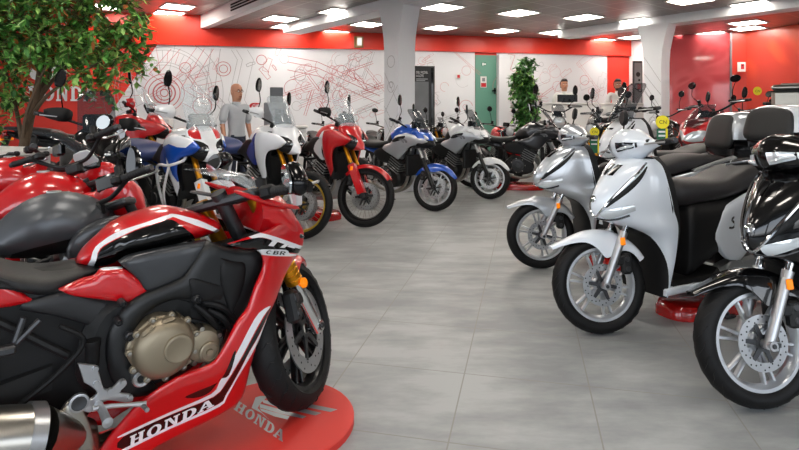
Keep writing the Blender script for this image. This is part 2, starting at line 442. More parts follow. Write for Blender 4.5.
# ceiling: dark perforated tiles in a light grid, laid along the beams
def ceil_mat(name, c1, c2, cm):
    m, nt, b, N, L = node_mat(name)
    tc = N('ShaderNodeTexCoord'); mp = N('ShaderNodeMapping'); mp.vector_type = 'TEXTURE'; mp.inputs['Rotation'].default_value = (0, 0, R(-51)); mp.inputs['Scale'].default_value = (.6, .6, .6)
    L(tc.outputs['Object'], mp.inputs['Vector'])
    br = N('ShaderNodeTexBrick'); br.offset = 0; br.inputs['Scale'].default_value = 1; br.inputs['Brick Width'].default_value = 1; br.inputs['Row Height'].default_value = 1
    br.inputs['Mortar Size'].default_value = .02; br.inputs['Mortar Smooth'].default_value = .1
    br.inputs['Color1'].default_value = lin(c1); br.inputs['Color2'].default_value = lin(c2); br.inputs['Mortar'].default_value = lin(cm)
    L(mp.outputs[0], br.inputs['Vector']); L(br.outputs['Color'], b.inputs['Base Color'])
    b.inputs['Roughness'].default_value = .38; b.inputs['Metallic'].default_value = .25
    return m
CEI = ceil_mat('ceiling_tiles', '#6f6964', '#7d7671', '#a39c96'); CEH = ceil_mat('ceiling_tiles_high', '#8d8883', '#98938e', '#b6b1ab')
SD = V((.596, -.803))                                   # direction of step and beams, towards the viewer
s0 = wall_uv(203, 28)[0]; S0 = V(wp(s0, 0)[:2]); S1 = S0 + SD * 20
low = [tuple(S0 - SD*1.5), tuple(S1), (11.6, -3.6), (11.6, 17), tuple(S0 - SD*1.5 + V((0, 4)))]
hi = [(-9.6, -3.6), tuple(S1), tuple(S0 - SD*1.5), (-9.6, 17)]
struct(slab('ceiling', low, ZC, ZC + .05, CEI)); struct(slab('ceiling', hi, ZH, ZH + .05, CEH))
STW = mat('white_plaster', '#e8eaee', .6, var=(3, .02)); WHW = mat('white_wall', '#d9dade', .55, var=(2, .02))
# step between the ceilings: white bulkhead face with slot diffusers
SN = V((SD.y, -SD.x))                                   # towards the high side / viewer side
if SN.dot(V((-1, 0))) < 0: SN = -SN
def P3(p, z): return (p.x, p.y, z)
g = G(); a, c = S0 - SD*1.5 + SN*.06, S1 + SN*.06; a2, c2 = S0 - SD*1.5 - SN*.1, S1 - SN*.1
g.add([P3(a, ZC-.02), P3(c, ZC-.02), P3(c2, ZC-.02), P3(a2, ZC-.02), P3(a, ZH+.02), P3(c, ZH+.02), P3(c2, ZH+.02), P3(a2, ZH+.02)], [(0,1,2,3), (4,7,6,5), (0,4,5,1), (2,6,7,3), (1,5,6,2), (0,3,7,4)])
bulk = struct(g.build('trim_1', STW, flat=True))
g = G()
vent = thing('slot_diffuser', 'black slot air diffuser in the white ceiling bulkhead at upper left', 'air vent', (0, 0, 0))
q = S0 + SD * 2.0; q2 = S0 + SD * 3.6
vc = q + SN * .0625; vent.location = (vc.x, vc.y, ZC + .05)
for k in range(3):
    g = G(); z = .03 + k * .055
    d = q2 - q
    g.add([(0, 0, z), (d.x, d.y, z), (d.x, d.y, z + .03), (0, 0, z + .03)] + [(SN.x*.012, SN.y*.012, z), (d.x + SN.x*.012, d.y + SN.y*.012, z), (d.x + SN.x*.012, d.y + SN.y*.012, z + .03), (SN.x*.012, SN.y*.012, z + .03)],
          [(0,1,2,3), (4,5,6,7), (0,1,5,4), (3,2,6,7), (0,3,7,4), (1,2,6,5)])
    g.build('slot', HOLE, vent, flat=True)
# ceiling beams
def beam(p, q, w, z0, n):
    d = (q - p).normalized(); s = V((d.y, -d.x)) * w / 2
    struct(slab('trim_%d' % n, [tuple(p - s), tuple(q - s), tuple(q + s), tuple(p + s)], z0, ZC + .02, STW))
B1a, B1b = V((-2.5, 12.1)), V((-.05, 9.16)); d1 = (B1b - B1a).normalized()
beam(B1a + V((.13, .11)), B1b + d1 * 9, .42, 3.02, 2)
B2a, B2b = V((3.7, 12.9)), V((5.25, 10.9)); d2 = (B2b - B2a).normalized()
beam(B2a + V((.15, .1)), B2b + d2 * 9, .42, 3.02, 3)

# red paint with a soft large-scale variation
REDW = mat('red_wall_paint', '#dd3424', .5, var=(1.2, .05)); REDB = mat('red_band', '#dd2c14', .38)
g = G()
def quadwall(g, a, b, z0, z1, th, n, m=0):
    g.add([P3(a, z0), P3(b, z0), P3(b, z1), P3(a, z1)] + [P3(p - n*th, z) for p, z in ((a, z0), (b, z0), (b, z1), (a, z1))],
          [(0,1,2,3), (7,6,5,4), (0,4,5,1), (3,2,6,7), (0,3,7,4), (1,5,6,2)], m)
uR = wall_uv(158, 47)[0]
quadwall(g, wl, wr, 0, ZH + .05, .15, WN)
struct(g.build('wall_back', REDW, flat=True))
g = G(); uA = 0
quadwall(g, W0 + WD*(-3.9) + WN*.08, W0 + WD*wall_uv(637, 50)[0] + WN*.08, ZB, ZH, .08, WN)
struct(g.build('trim_4', REDB, flat=True))
# white cladding over the red wall, its left edge slanting
uD0, uD1 = wall_uv(475, 90)[0], wall_uv(497, 90)[0]
ub = uR + (ZB - 0) * (wall_uv(108, 118)[0] - uR) / (ZB - wall_uv(108, 118)[1])
g = G()
def clad(u0b, u1b, u0t, u1t, z0=0, z1=ZB):
    vs = [wp(u0b, z0, .03), wp(u1b, z0, .03), wp(u1t, z1, .03), wp(u0t, z1, .03), wp(u0b, z0, 0), wp(u1b, z0, 0), wp(u1t, z1, 0), wp(u0t, z1, 0)]
    g.add(vs, [(0,1,2,3), (7,6,5,4), (0,4,5,1), (3,2,6,7), (0,3,7,4), (1,5,6,2)])
uW = wall_uv(607, 90)[0]
clad(ub, uD0, uR, uD0); clad(uD1, uW, uD1, uW)
mural = g.build('mural_panel', WHW, flat=True)
struct(mural); mural.name = 'wall_back'

# the printed engine drawing: thin lines lying on the panels
def ribbon(g, pts, w, off=.034, closed=False):
    P = [V(p) for p in pts]; n = len(P)
    for i in range(n if closed else n - 1):
        a, b = P[i], P[(i+1) % n]; d = b - a
        if d.length < 1e-6: continue
        s = V((-d.y, d.x)).normalized() * w / 2; e = d.normalized() * w * .2
        g.add([wp(*(a - s - e), off), wp(*(b - s + e), off), wp(*(b + s + e), off), wp(*(a + s - e), off)], [(0, 1, 2, 3)])
def ring(g, u, z, r, w, a0=0, a1=2*pi, n=40, ks=1.0):
    ribbon(g, [(u + r*math.cos(a0 + (a1-a0)*i/n), z + ks*r*math.sin(a0 + (a1-a0)*i/n)) for i in range(n + 1)], w)
gr, gk = G(), G()
cu, cz = wall_uv(165, 93)
for r, w in ((.08, .02), (.16, .02), (.23, .03), (.33, .02), (.42, .015)): ring(gr, cu, cz, r, w)
for r in (.62, .68, .95, 1.02, 1.25): ring(gk, cu, cz, r, .009, R(-30), R(205))
for i in range(34):
    a = R(-30 + i * 7.2); rr = (.68, .95) if i % 3 else (.45, 1.25)
    ribbon(gk if i % 2 else gr, [(cu + math.cos(a)*q, cz + math.sin(a)*q) for q in rr], .008)
for (px, py, r) in ((224, 69, .16), (224, 69, .09), (203, 106, .2), (186, 68, .12), (262, 60, .11)): u, z = wall_uv(px, py); ring(gr, u, z, r, .014)
def seg(g, pts, w=.011): ribbon(g, [wall_uv(*p) for p in pts], w)
for o in (0, 9): seg(gr, [(172+o, 49), (150+o, 74), (163+o, 82)]); seg(gr, [(205+o, 49), (182+o, 88), (199+o, 99)]); seg(gk, [(212+o, 49), (206+o, 92), (222+o, 110)])
for o in (0, 5, 16): seg(gk, [(232+o, 50), (238+o, 60), (229+o, 100), (236+o, 112)], .008)
rnd = random.Random(3)
def scribble(x0, y0, x1, y1, n, size):
    for i in range(n):
        g = gr if rnd.random() < .68 else gk; x, y = rnd.uniform(x0, x1), rnd.uniform(y0, y1); u, z = wall_uv(x, y); k = rnd.random(); s = size * rnd.uniform(.4, 1.2); w = rnd.choice((.005, .007, .01))
        if z > ZB - .05 or u < uR: continue
        th = rnd.choice((.35, .35, -.9, 1.25, .62)) + rnd.uniform(-.06, .06)
        c, sn = math.cos(th), math.sin(th)
        def q(a, b): return (u + a*c - b*sn, min(z + a*sn + b*c, ZB - .02))
        if k < .3: ring(g, u, min(z, ZB - s*.35), s*.3, w, n=20)
        elif k < .6:
            h = s * rnd.uniform(.12, .4); ribbon(g, [q(0, 0), q(s, 0), q(s, h), q(s*.7, h), q(s*.6, h*1.5), q(0, h*1.2)], w, closed=True)
        elif k < .8: ring(g, u, min(z, ZB - s*.6), s*.6, w, rnd.uniform(0, 3), rnd.uniform(3.5, 6), 16)
        else: ribbon(g, [q(-s*1.2, 0), q(s*1.2, 0)], w); ribbon(g, [q(-s*1.2, .05), q(s*1.2, .05)], w)
scribble(290, 60, 378, 122, 62, .42); scribble(300, 66, 350, 105, 26, .3); scribble(415, 60, 470, 118, 22, .4); scribble(500, 62, 604, 112, 46, .45); scribble(120, 62, 215, 125, 24, .35); scribble(245, 55, 300, 85, 6, .3)
for o in (0, 6, 14): seg(gr, [(288, 56+o), (318, 62+o), (380, 90+o)], .012)
for o in (0, 4): seg(gk, [(352+o, 54), (332+o, 98)], .009)
gr.build('red_line_drawing', mat('faded_red_print', '#c0636a', .6), mural, flat=True); gk.build('grey_line_drawing', mat('grey_print', '#9a989c', .6), mural, flat=True)

# columns with flared heads
def column(x, y, w, wd, z1, flare, rot, n):
    g = G(); rings = []
    for z, k in ((0, 0), (z1 - .75, 0), (z1 - .5, .15), (z1 - .28, .5), (z1 - .1, .85), (z1, 1)):
        a = w/2 + flare*k; b = wd/2
        rings.append([(-a, -b, z), (a, -b, z), (a, b, z), (-a, b, z)])
    g.loft(rings); o = struct(g.build('trim_%d' % n, STW, sharp=20)); o.location = (x, y, 0); o.rotation_euler = (0, 0, rot)
    return o
col1 = column(0.0, 9.2, .36, .36, 3.03, .13, R(-50), 5)
col2 = column(5.12, 11.05, .35, .35, 3.03, .13, R(-50), 6)
def col_lines(col, w, rnd, n):
    g = G()
    for face in (0, 1):
        def q(a, z): return (a, -w/2 - .003, z) if face == 0 else (-w/2 - .003, a, z)
        def rb(pts, wd):
            for (a0, z0), (a1, z1) in zip(pts, pts[1:]):
                dx, dz = a1-a0, z1-z0; l = math.hypot(dx, dz) or 1; sx, sz = -dz/l*wd/2, dx/l*wd/2
                g.add([q(a0-sx, z0-sz), q(a1-sx, z1-sz), q(a1+sx, z1+sz), q(a0+sx, z0+sz)], [(0,1,2,3)])
        for i in range(n):
            z = rnd.uniform(.9, 2.2); k = rnd.random(); h = w/2 - .01
            if k < .65:
                dz = rnd.choice((-.5, -.42, .45)); rb([(-h, z - dz/2), (h, z + dz/2)], .007)
            else:
                r = rnd.uniform(.04, .1); rb([(r*math.cos(t*.3), z + r*math.sin(t*.3)) for t in range(22)], .007)
    return g.build('line_drawing', mat('grey_print', '#9a989c', .6), col, flat=True)
col_lines(col1, .36, random.Random(5), 9); col_lines(col2, .35, random.Random(9), 7)

# green door, signs
DGREEN = mat('green_door_paint', '#5d8f7e', .5)
def wallbox(name, px0, py0, px1, py1, off, th, m, parent=None):
    u0, z1 = wall_uv(px0, py0); u1, _ = wall_uv(px1, py0); z0 = wall_uv(px0, py1)[1]
    g = G(); vs = [wp(u, z, off + t) for t in (0, th) for u, z in ((u0, z0), (u1, z0), (u1, z1), (u0, z1))]
    g.add(vs, [(3,2,1,0), (4,5,6,7), (0,1,5,4), (2,3,7,6), (1,2,6,5), (0,4,7,3)])
    return g.build(name, m, parent, flat=True)
zf = HY + EYE * FPX / (V(wp(uD0, 0)[:2]).y)
dr = struct(wallbox('door_1', 475.5, 55, 496.5, zf, .0, .03, DGREEN))
wallbox('handle', 492, 90, 495.5, 91.5, .03, .05, BLK, dr); wallbox('handle_plate', 494, 88, 495.5, 94, .03, .02, BLK, dr)
s = wallbox('safety_notice', 480.5, 76.5, 486.5, 87.5, .031, .01, CARD); tag(s, 'white and red fire notice on the green door', 'sign')
wallbox('red_field', 481, 83, 486, 87, .041, .002, DECR, s); wallbox('pictogram', 482, 78, 485, 81.5, .041, .002, DECG, s)
s = wallbox('exit_pictogram', 481.5, 62.5, 486, 66, .031, .01, mat('sign_green', '#2f6b58', .5)); tag(s, 'small exit pictogram plate high on the green door', 'sign')
wallbox('running_figure', 482.3, 63, 483.6, 65.6, .041, .002, DEC, s); wallbox('arrow', 484.2, 63.4, 485.6, 65.2, .041, .002, DEC, s)
s = wallbox('call_point_sign', 456, 73.5, 460.5, 79, .045, .012, CARD); tag(s, 'small white and red alarm sign on the back wall left of the green door', 'sign')
wallbox('red_field', 457, 75, 459.7, 78, .057, .002, DECR, s)
s = wallbox('emergency_light', 354, 37, 363, 48, .08, .05, mat('dull_brass', '#8d6a34', .5)); tag(s, 'small brownish emergency light box on the red band left of the column', 'emergency light')
wallbox('lamp_face', 357, 38.5, 361.5, 46, .13, .008, ALU, s)
# jamb pier right of the door
struct(wallbox('trim_7', 497, 55, 508, zf + 1, .03, .14, WHW))

# wall lettering at left: white letters and wing on the red wall
g = G(); u0, zt = wall_uv(28, 86); u1 = wall_uv(97, 86)[0]; zb_ = wall_uv(28, 101)[1]
w, ps = word('HONDA'); kx = (u1 - u0) / w; kz = zt - zb_
for o in (.012, .0): lay(g, ps, lambda a, c: wp(u0 + a*kx, zb_ + c*kz, o))
lg = g.build('wall_lettering', DEC, flat=True); tag(lg, 'white HONDA lettering on the red back wall behind the tree', 'wall lettering')
g = G(); uw, zw = wall_uv(30, 80)
lay(g, wing(), lambda a, c: wp(uw + a*1.1, zw + c*1.1, .012))
tag(g.build('wing_emblem', DEC, flat=True), 'white wing emblem on the red wall above the HONDA lettering', 'emblem')
g = G(); uw, zw = wall_uv(249, 109)
lay(g, wing(), lambda a, c: wp(uw + .26 - a*-.0 - (1-a)*.26, zw + c*.26, .036))
tag(g.build('wing_emblem', DECR, flat=True), 'small red wing emblem on the white mural wall beside the standing man', 'emblem')

# right side: glossy red glass panels, mural wall, poster
def mural_mat(name, c0, c1, c2, rough, sc):
    m, nt, b, N, L = node_mat(name)
    tc = N('ShaderNodeTexCoord'); vz = N('ShaderNodeTexNoise'); vz.inputs['Scale'].default_value = sc; vz.inputs['Detail'].default_value = 1.5; vz.inputs['Distortion'].default_value = 1.6
    L(tc.outputs['Object'], vz.inputs['Vector'])
    rp = N('ShaderNodeValToRGB'); L(vz.outputs['Fac'], rp.inputs['Fac']); r = rp.color_ramp; r.interpolation = 'EASE'
    r.elements[0].position = .36; r.elements[0].color = lin(c0); r.elements[1].position = .62; r.elements[1].color = lin(c2); e = r.elements.new(.47); e.color = lin(c1)
    L(rp.outputs['Color'], b.inputs['Base Color']); b.inputs['Roughness'].default_value = rough; b.inputs['Specular IOR Level'].default_value = .7
    return m
M1 = mural_mat('red_glass_mural', '#a83c42', '#bd5256', '#b2454a', .06, .7); M2 = mural_mat('orange_red_mural', '#bb3526', '#d8502f', '#e2663f', .3, .5)
def rwall(name, a, b, m, z0=0, z1=ZC):
    d = (b - a).normalized(); n = V((d.y, -d.x))
    if n.dot(-a) < 0: n = -n
    g = G(); quadwall(g, a, b, z0, z1, .1, n); return struct(g.build(name, m, flat=True))
rwall('wall_right', PA, PB, M1); rwall('wall_right', PB, PC, M2); rwall('wall_right', PC, PD, M2); rwall('wall_right', PD, PE, WHW)
rwall('wall_back', V((wr.x - .3, wr.y + .15)), PA + V((.1, .0)), WHW)
g = G(); a = V((PB.x, PB.y)); g.box((PB.x - .02, PB.y - .06, 1.6), (.035, .035, 3.15)); struct(g.build('trim_8', DECG, flat=True))
p = at(742, 67, 12.9); g = G(); g.box((0, 0, 0), (.17, .02, .22), b=.004); s = g.build('notice_sign', CARD); s.location = p + V((0, .0, 0)); s.rotation_euler = (0, 0, R(-12)); tag(s, 'small white notice on the red wall corner at upper right', 'sign')
g = G(); g.box((.02, -.0125, .01), (.07, .004, .12)); g.build('red_field', DECR, s); g = G(); g.lathe([(-.017, 0), (-.017, .018), (-.011, .018), (-.011, 0)], c=(.02, 0, .03), n=14); g.build('pictogram', DECB, s)
# left wall, far left
rwall('wall_left', V((-9.3, 2.6)), V((-9.2, 12.2)), WHW, 0, ZH)

# low white display plinth at the left edge with a red stripe
def rot2(a): return MX.Rotation(a, 4, 'Z')

# ceiling light panels (recessed, square)
LITE = mat('light_panel', '#ffffff', .5, emit='#fff6ea', es=11.0); LFR = mat('light_frame', '#d8d6d2', .5)
gang = math.atan2(-.803, .596)
LP = [(281, 18.3), (288, 26.4), (339, 11.4), (334, 32), (368, 24), (443, 7), (441, 27.6), (456, 37.8), (519, 12.6), (503, 30.6), (506, 39.2), (584, 17), (556, 32.2), (639, 20.4), (601, 40), (634, 37), (691, 0), (754, 4), (748, 22.5), (748, 28), (714, 33), (676, 36.6)]
def where(i):
    return 'ceiling'
names = ['left end of the row nearest the left bulkhead', 'just behind the one near the left bulkhead', 'above the black-screened bikes left of the first column', 'low over the red band left of the first column', 'touching the first column head on its left', 'right of the first column head, topmost', 'right of the first column, middle of three', 'right of the first column, closest to the red band', 'upper middle between the two columns', 'middle of the column bay above the door', 'closest to the red band above the green door', 'top, left of the second column', 'above the potted ficus', 'just left of the second column head', 'small, above the two seated men', 'beside the second column, left', 'at the very top edge right of centre', 'at the top right, largest', 'upper of the close pair at right', 'lower of the close pair at right', 'above the glossy red panel', 'just right of the second column head']
for k, (px, py) in enumerate(LP):
    d = (ZC - EYE) * FPX / (HY - py); p = at(px, py, d)
    t = thing('ceiling_light', 'square recessed ceiling light panel, ' + names[k], 'ceiling light', (p.x, p.y, ZC), gang, 'recessed ceiling lights')
    w = .56
    g = G()
    for s in (-1, 1): g.box((s*.29, 0, -.008), (.03, .61, .02)); g.box((0, s*.29, -.008), (.55, .03, .02))
    g.build('frame', LFR, t)
    g = G(); g.box((0, 0, -.004), (w, w, .006)); g.build('diffuser', LITE, t)
for px, py, nm in ((178, 6.6, 'in the higher ceiling at upper left, nearer'), (169, 13, 'in the higher ceiling at upper left, farther'), (104, 6.5, 'in the higher ceiling behind the tree')):
    d = (ZH - EYE) * FPX / (HY - py); p = at(px, py, d)
    t = thing('ceiling_light', 'square recessed ceiling light panel, ' + nm, 'ceiling light', (p.x, p.y, ZH), gang, 'recessed ceiling lights')
    g = G()
    for s in (-1, 1): g.box((s*.29, 0, -.008), (.03, .61, .02)); g.box((0, s*.29, -.008), (.55, .03, .02))
    g.build('frame', LFR, t)
    g = G(); g.box((0, 0, -.004), (.56, .56, .006)); g.build('diffuser', LITE, t)
# unseen panels of the same kind, added to light the near part of the showroom
near = [(-3.5, 7.0, 1), (-1.2, 7.2, 0), (1.2, 7.4, 0), (3.6, 7.6, 0), (6, 8, 0), (-4.5, 4.6, 1), (-2, 4.6, 1), (.6, 4.8, 1), (3.2, 4.8, 0), (5.6, 5.2, 0), (-3.4, 2.2, 1), (-1, 2.2, 1), (1.4, 2.2, 1), (3.8, 2.4, 1), (6.4, 2.4, 0), (-2.5, -.2, 1), (0, -.3, 1), (2.5, -.2, 1), (5, 0, 1)]
for k, (x, y, hh) in enumerate(near):
    if hh == 0 and (V((x, y)) - S0).dot(SN) > 0: hh = 1
    t = thing('ceiling_light', 'unseen square ceiling light panel added over the near part of the showroom', 'ceiling light', (x, y, ZH if hh else ZC), gang, 'added unseen ceiling lights over the near floor')
    g = G()
    for s in (-1, 1): g.box((s*.29, 0, -.008), (.03, .61, .02)); g.box((0, s*.29, -.008), (.55, .03, .02))
    g.build('frame', LFR, t)
    g = G(); g.box((0, 0, -.004), (.56, .56, .006)); g.build('diffuser', LITE, t)

# daylight through the glazed shop front behind the viewer
w = bpy.data.worlds.new('sky'); SC.world = w; w.use_nodes = True
nt = w.node_tree; bg = nt.nodes['Background']; N, L = nt.nodes.new, nt.links.new
tc = N('ShaderNodeTexCoord'); sx = N('ShaderNodeSeparateXYZ'); L(tc.outputs['Generated'], sx.inputs[0])
rp = N('ShaderNodeValToRGB'); L(sx.outputs['Z'], rp.inputs['Fac']); r = rp.color_ramp
r.elements[0].position = 0.0; r.elements[0].color = lin('#8d8f90'); r.elements[1].position = .5; r.elements[1].color = lin('#cfe2fb')
e = r.elements.new(.06); e.color = lin('#eef3f8')
L(rp.outputs['Color'], bg.inputs['Color']); bg.inputs['Strength'].default_value = 2.2
FRM = mat('front_frame_grey', '#3a3c3f', .5)
g = G(); y0 = -3.2  # unseen front wall and mullions, added to break up reflections in dark paint
g.box((1.0, y0, .25), (21.2, .2, .5)); g.box((1.0, y0, 3.15), (21.2, .2, .7))
for x in (-9.5, -6.6, -3.4, -.4, 2.6, 5.6, 8.6, 11.5): g.box((x, y0, 1.65), (1.0 if int(x) in (-9, -3, 5, 11) else .25, .2, 2.6))
struct(g.build('wall_front_unseen', FRM))
# camera
cam = bpy.data.cameras.new('camera'); co = bpy.data.objects.new('camera', cam); COL.objects.link(co); SC.camera = co
cam.lens = 25; cam.sensor_width = 36; cam.clip_start = .02
co.location = (0, 0, EYE); co.rotation_euler = (R(90), 0, 0); cam.shift_y = -(225 - HY) / 799
SC.view_settings.view_transform = 'Standard'; SC.view_settings.look = 'None'; SC.view_settings.exposure = 1.15; SC.view_settings.gamma = 1
SC.cycles.use_denoising = True

# ================================================================== MOTORCYCLE COMPONENTS (local: x forward, y left, z up, rear axle over x = 0)
ID = MX.Identity(4)
def sstep(a, b, x):
    t = max(0, min(1, (x - a) / (b - a))); return t*t*(3 - 2*t)
def lerp(a, b, t): return tuple(p + (q - p) * t for p, q in zip(a, b))
def steer_mx(p, rake, deg):
    d = V((-math.sin(R(rake)), 0, math.cos(R(rake))))
    return MX.Translation(V(p)) @ MX.Rotation(R(deg), 4, d) @ MX.Translation(-V(p))

def wheel(t, c, Rr, tw, rr, style='cast', rim=RIMS, S=ID, discs=((1, .14),), ns=5, name='wheel', near=False, hub=.05, disc_m=DISC, tyre_n=56, twin=True, stripe=None):
    Mx = S @ MX.Translation(V(c)); ra = V(c)
    g = G(); rw = tw * .66
    g.lathe([(-rw/2, rr+.006), (-rw/2, rr-.012), (-rw*.3, rr-.022), (0, rr-.03), (rw*.3, rr-.022), (rw/2, rr-.012), (rw/2, rr+.006), (0, rr-.01)], n=tyre_n, closed=True)
    g.lathe([(-rw*.42, .012), (-rw*.42, hub*.7), (-.03, hub*.8), (-.02, hub), (.02, hub), (.03, hub*.8), (rw*.42, hub*.7), (rw*.42, .012)], n=20)
    if style == 'cast':
        for i in range(ns):
            a = 2*pi*i/ns + .3
            for da in ((-.13, .13) if twin else (0,)):
                st = len(g.v); r1 = rr - .02
                w0, w1 = (.017, .013) if twin else (.03, .02)
                g.prism([(hub*.8, -w0/2), (r1, -w1/2), (r1, w1/2), (hub*.8, w0/2)], -.013, .013, b=.004)
                g.tr(MX.Rotation(-(a + da * (1 if twin else 0)), 4, 'Y'), st)
                if twin:
                    pass
    elif style == 'swirl':
        for i in range(ns):
            a = 2*pi*i/ns
            for sgn in (-1, 1):
                st = len(g.v); r1 = rr - .02
                o = [(hub*.8*math.cos(q), hub*.8*math.sin(q)) for q in (-.12, .12)] 
                path = [(hub*.8 + (r1 - hub*.8)*k/5, 0, sgn*.16*(k/5)**1.5*rr) for k in range(6)]
                g.tube(path, [.012, .011, .0095, .0085, .0085, .011], n=6)
                g.tr(MX.Rotation(-a, 4, 'Y'), st)
    else:
        for i in range(36):
            a = 2*pi*i/36; sd = 1 if i % 2 else -1; b = a + (.35 if (i//2) % 2 else -.35)
            g.tube([(hub*math.cos(b), sd*.028, hub*math.sin(b)), ((rr-.02)*math.cos(a), sd*.006, (rr-.02)*math.sin(a))], .0021, 1, n=4, cap=False)
    w = g.build(name, [rim, STEEL], t, Mx)
    g = G(); rm = Rr - tw*.44; prof = [(-tw*.34, rr+.003), (-tw*.44, rr+.012)]
    for i in range(13):
        th = R(-92 + 184*i/12); prof.append((tw/2*math.sin(th), rm + (Rr-rm)*math.cos(th)))
    prof += [(tw*.44, rr+.012), (tw*.34, rr+.003), (0, rr-.004)]
    g.lathe(prof, n=tyre_n, closed=True)
    g.build('tyre', RUB, w, Mx, sharp=50)
    if near:
        g = G()
        for i in range(26):
            for sd in (-1, 1):
                pts = []
                for k in range(7):
                    th = R(8 + 62*k/6) * sd; a = 2*pi*(i + (.5 if sd > 0 else 0))/26 + k*.035*(1 if near == 1 else -1) + (.05 if k > 3 else 0)
                    r = rm + (Rr - rm)*math.cos(th) + .0006; pts.append((r*math.cos(a), tw/2*math.sin(th), r*math.sin(a)))
                g.tube(pts, [.0012, .0022, .0028, .0028, .0026, .002, .001], n=4, flat=.4)
        g.build('tread_groove', HOLE, w, Mx)
    if stripe:
        g = G(); g.lathe([(rw/2+.001, rr-.001), (rw/2+.001, rr-.007), (rw/2+.002, rr-.007), (rw/2+.002, rr-.001)], n=tyre_n, closed=True)
        g.lathe([(-rw/2-.001, rr-.001), (-rw/2-.001, rr-.007), (-rw/2-.002, rr-.007), (-rw/2-.002, rr-.001)], n=tyre_n, closed=True)
        g.build('rim_stripe', stripe, w, Mx)
    for sd, r in discs:
        y = sd * (tw*.33 + .018); g = G()
        g.lathe([(y-.0022, r*.68), (y-.0022, r), (y+.0022, r), (y+.0022, r*.68)], n=40, closed=True)
        for i in range(6):
            st = len(g.v); g.prism([(.028, -.012), (r*.72, -.009), (r*.72, .009), (.028, .012)], y-.003, y+.003, 1); g.tr(MX.Rotation(-2*pi*i/6 - .2, 4, 'Y'), st)
        g.lathe([(y-.004, .02), (y-.004, .036), (y+.004, .036), (y+.004, .02)], m=1, n=20, closed=True)
        n = 30
        for i in range(n):
            a = 2*pi*i/n; q = r*(.76 + .08*(i % 3))
            g.lathe([(y-.0026, 0.0), (y-.0026, .0042), (y+.0026, .0042), (y+.0026, 0.0)], c=(q*math.cos(a), 0, q*math.sin(a)), m=2, n=6)
        g.build('brake_disc', [disc_m, ALUD, HOLE], w, Mx)
    return w

def P2(a, b, t): return tuple(x + (y-x)*t for x, y in zip(a, b))
def fork(t, axle, top, dy, S, r_up, r_lo, split, m_up, m_lo, name='fork_leg', caliper=(1,), axle_block=True, refl=None, clamp=True):
    for sd in (1, -1):
        y = sd*dy; a = (axle[0], y, axle[1]); b = (top[0], y, top[1]); m = P2(a, b, split)
        g = G(); g.cyl(m, b, r_up, m=0, n=14)
        lo = P2(a, b, -.03)
        g.tube([lo, P2(a, b, .06), P2(a, b, split*.9), P2(a, b, split+.02)], [r_lo*.9, r_lo, r_lo, r_lo*1.08], 1, 14)
        g.lathe([(-.028, .0), (-.028, .02), (.028, .02), (.028, 0)], c=a, m=1, n=14)
        g.lathe([(sd*.029, .0), (sd*.029, .011), (sd*.033, .009), (sd*.033, 0)], c=a, m=2, n=10)
        leg = g.build(name, [m_up, m_lo, ALUD], t, S)
        if sd in caliper:
            g = G(); q = P2(a, b, .24)
            st = len(g.v); g.box((q[0]-.075, y*.92, q[2]-.02), (.06, .05, .12), b=.012); g.box((q[0]-.045, y, q[2]), (.06, .03, .05), b=.006)
            for k in (-1, 1): g.lathe([(sd*.024, 0), (sd*.024, .017), (sd*.029, .014), (sd*.029, 0)], c=(q[0]-.075, y*.92, q[2]-.02 + k*.028), m=1, n=12)
            g.build('brake_caliper', [ENG, ALUD], leg, S)
        if refl and sd in refl:
            g = G(); q = P2(a, b, split*.93); g.box((q[0]+.012, y + sd*(r_lo+.006), q[2]-.02), (.03, .012, .045), b=.004); g.build('amber_reflector', AMB, leg, S)
    if clamp:
        g = G(); d = V((top[0]-axle[0], 0, top[1]-axle[1])).normalized()
        for k in (0, -.17):
            c = V((top[0], 0, top[1])) + d*(k-.02); g.box((c.x-.02, 0, c.z), (.09, dy*2+.075, .035), b=.01)
        g.cyl((V((top[0]-.035, 0, top[1])) + d*-.2), (V((top[0]-.035, 0, top[1])) + d*.02), .028)
        g.build('triple_clamp', ALUD, t, S)

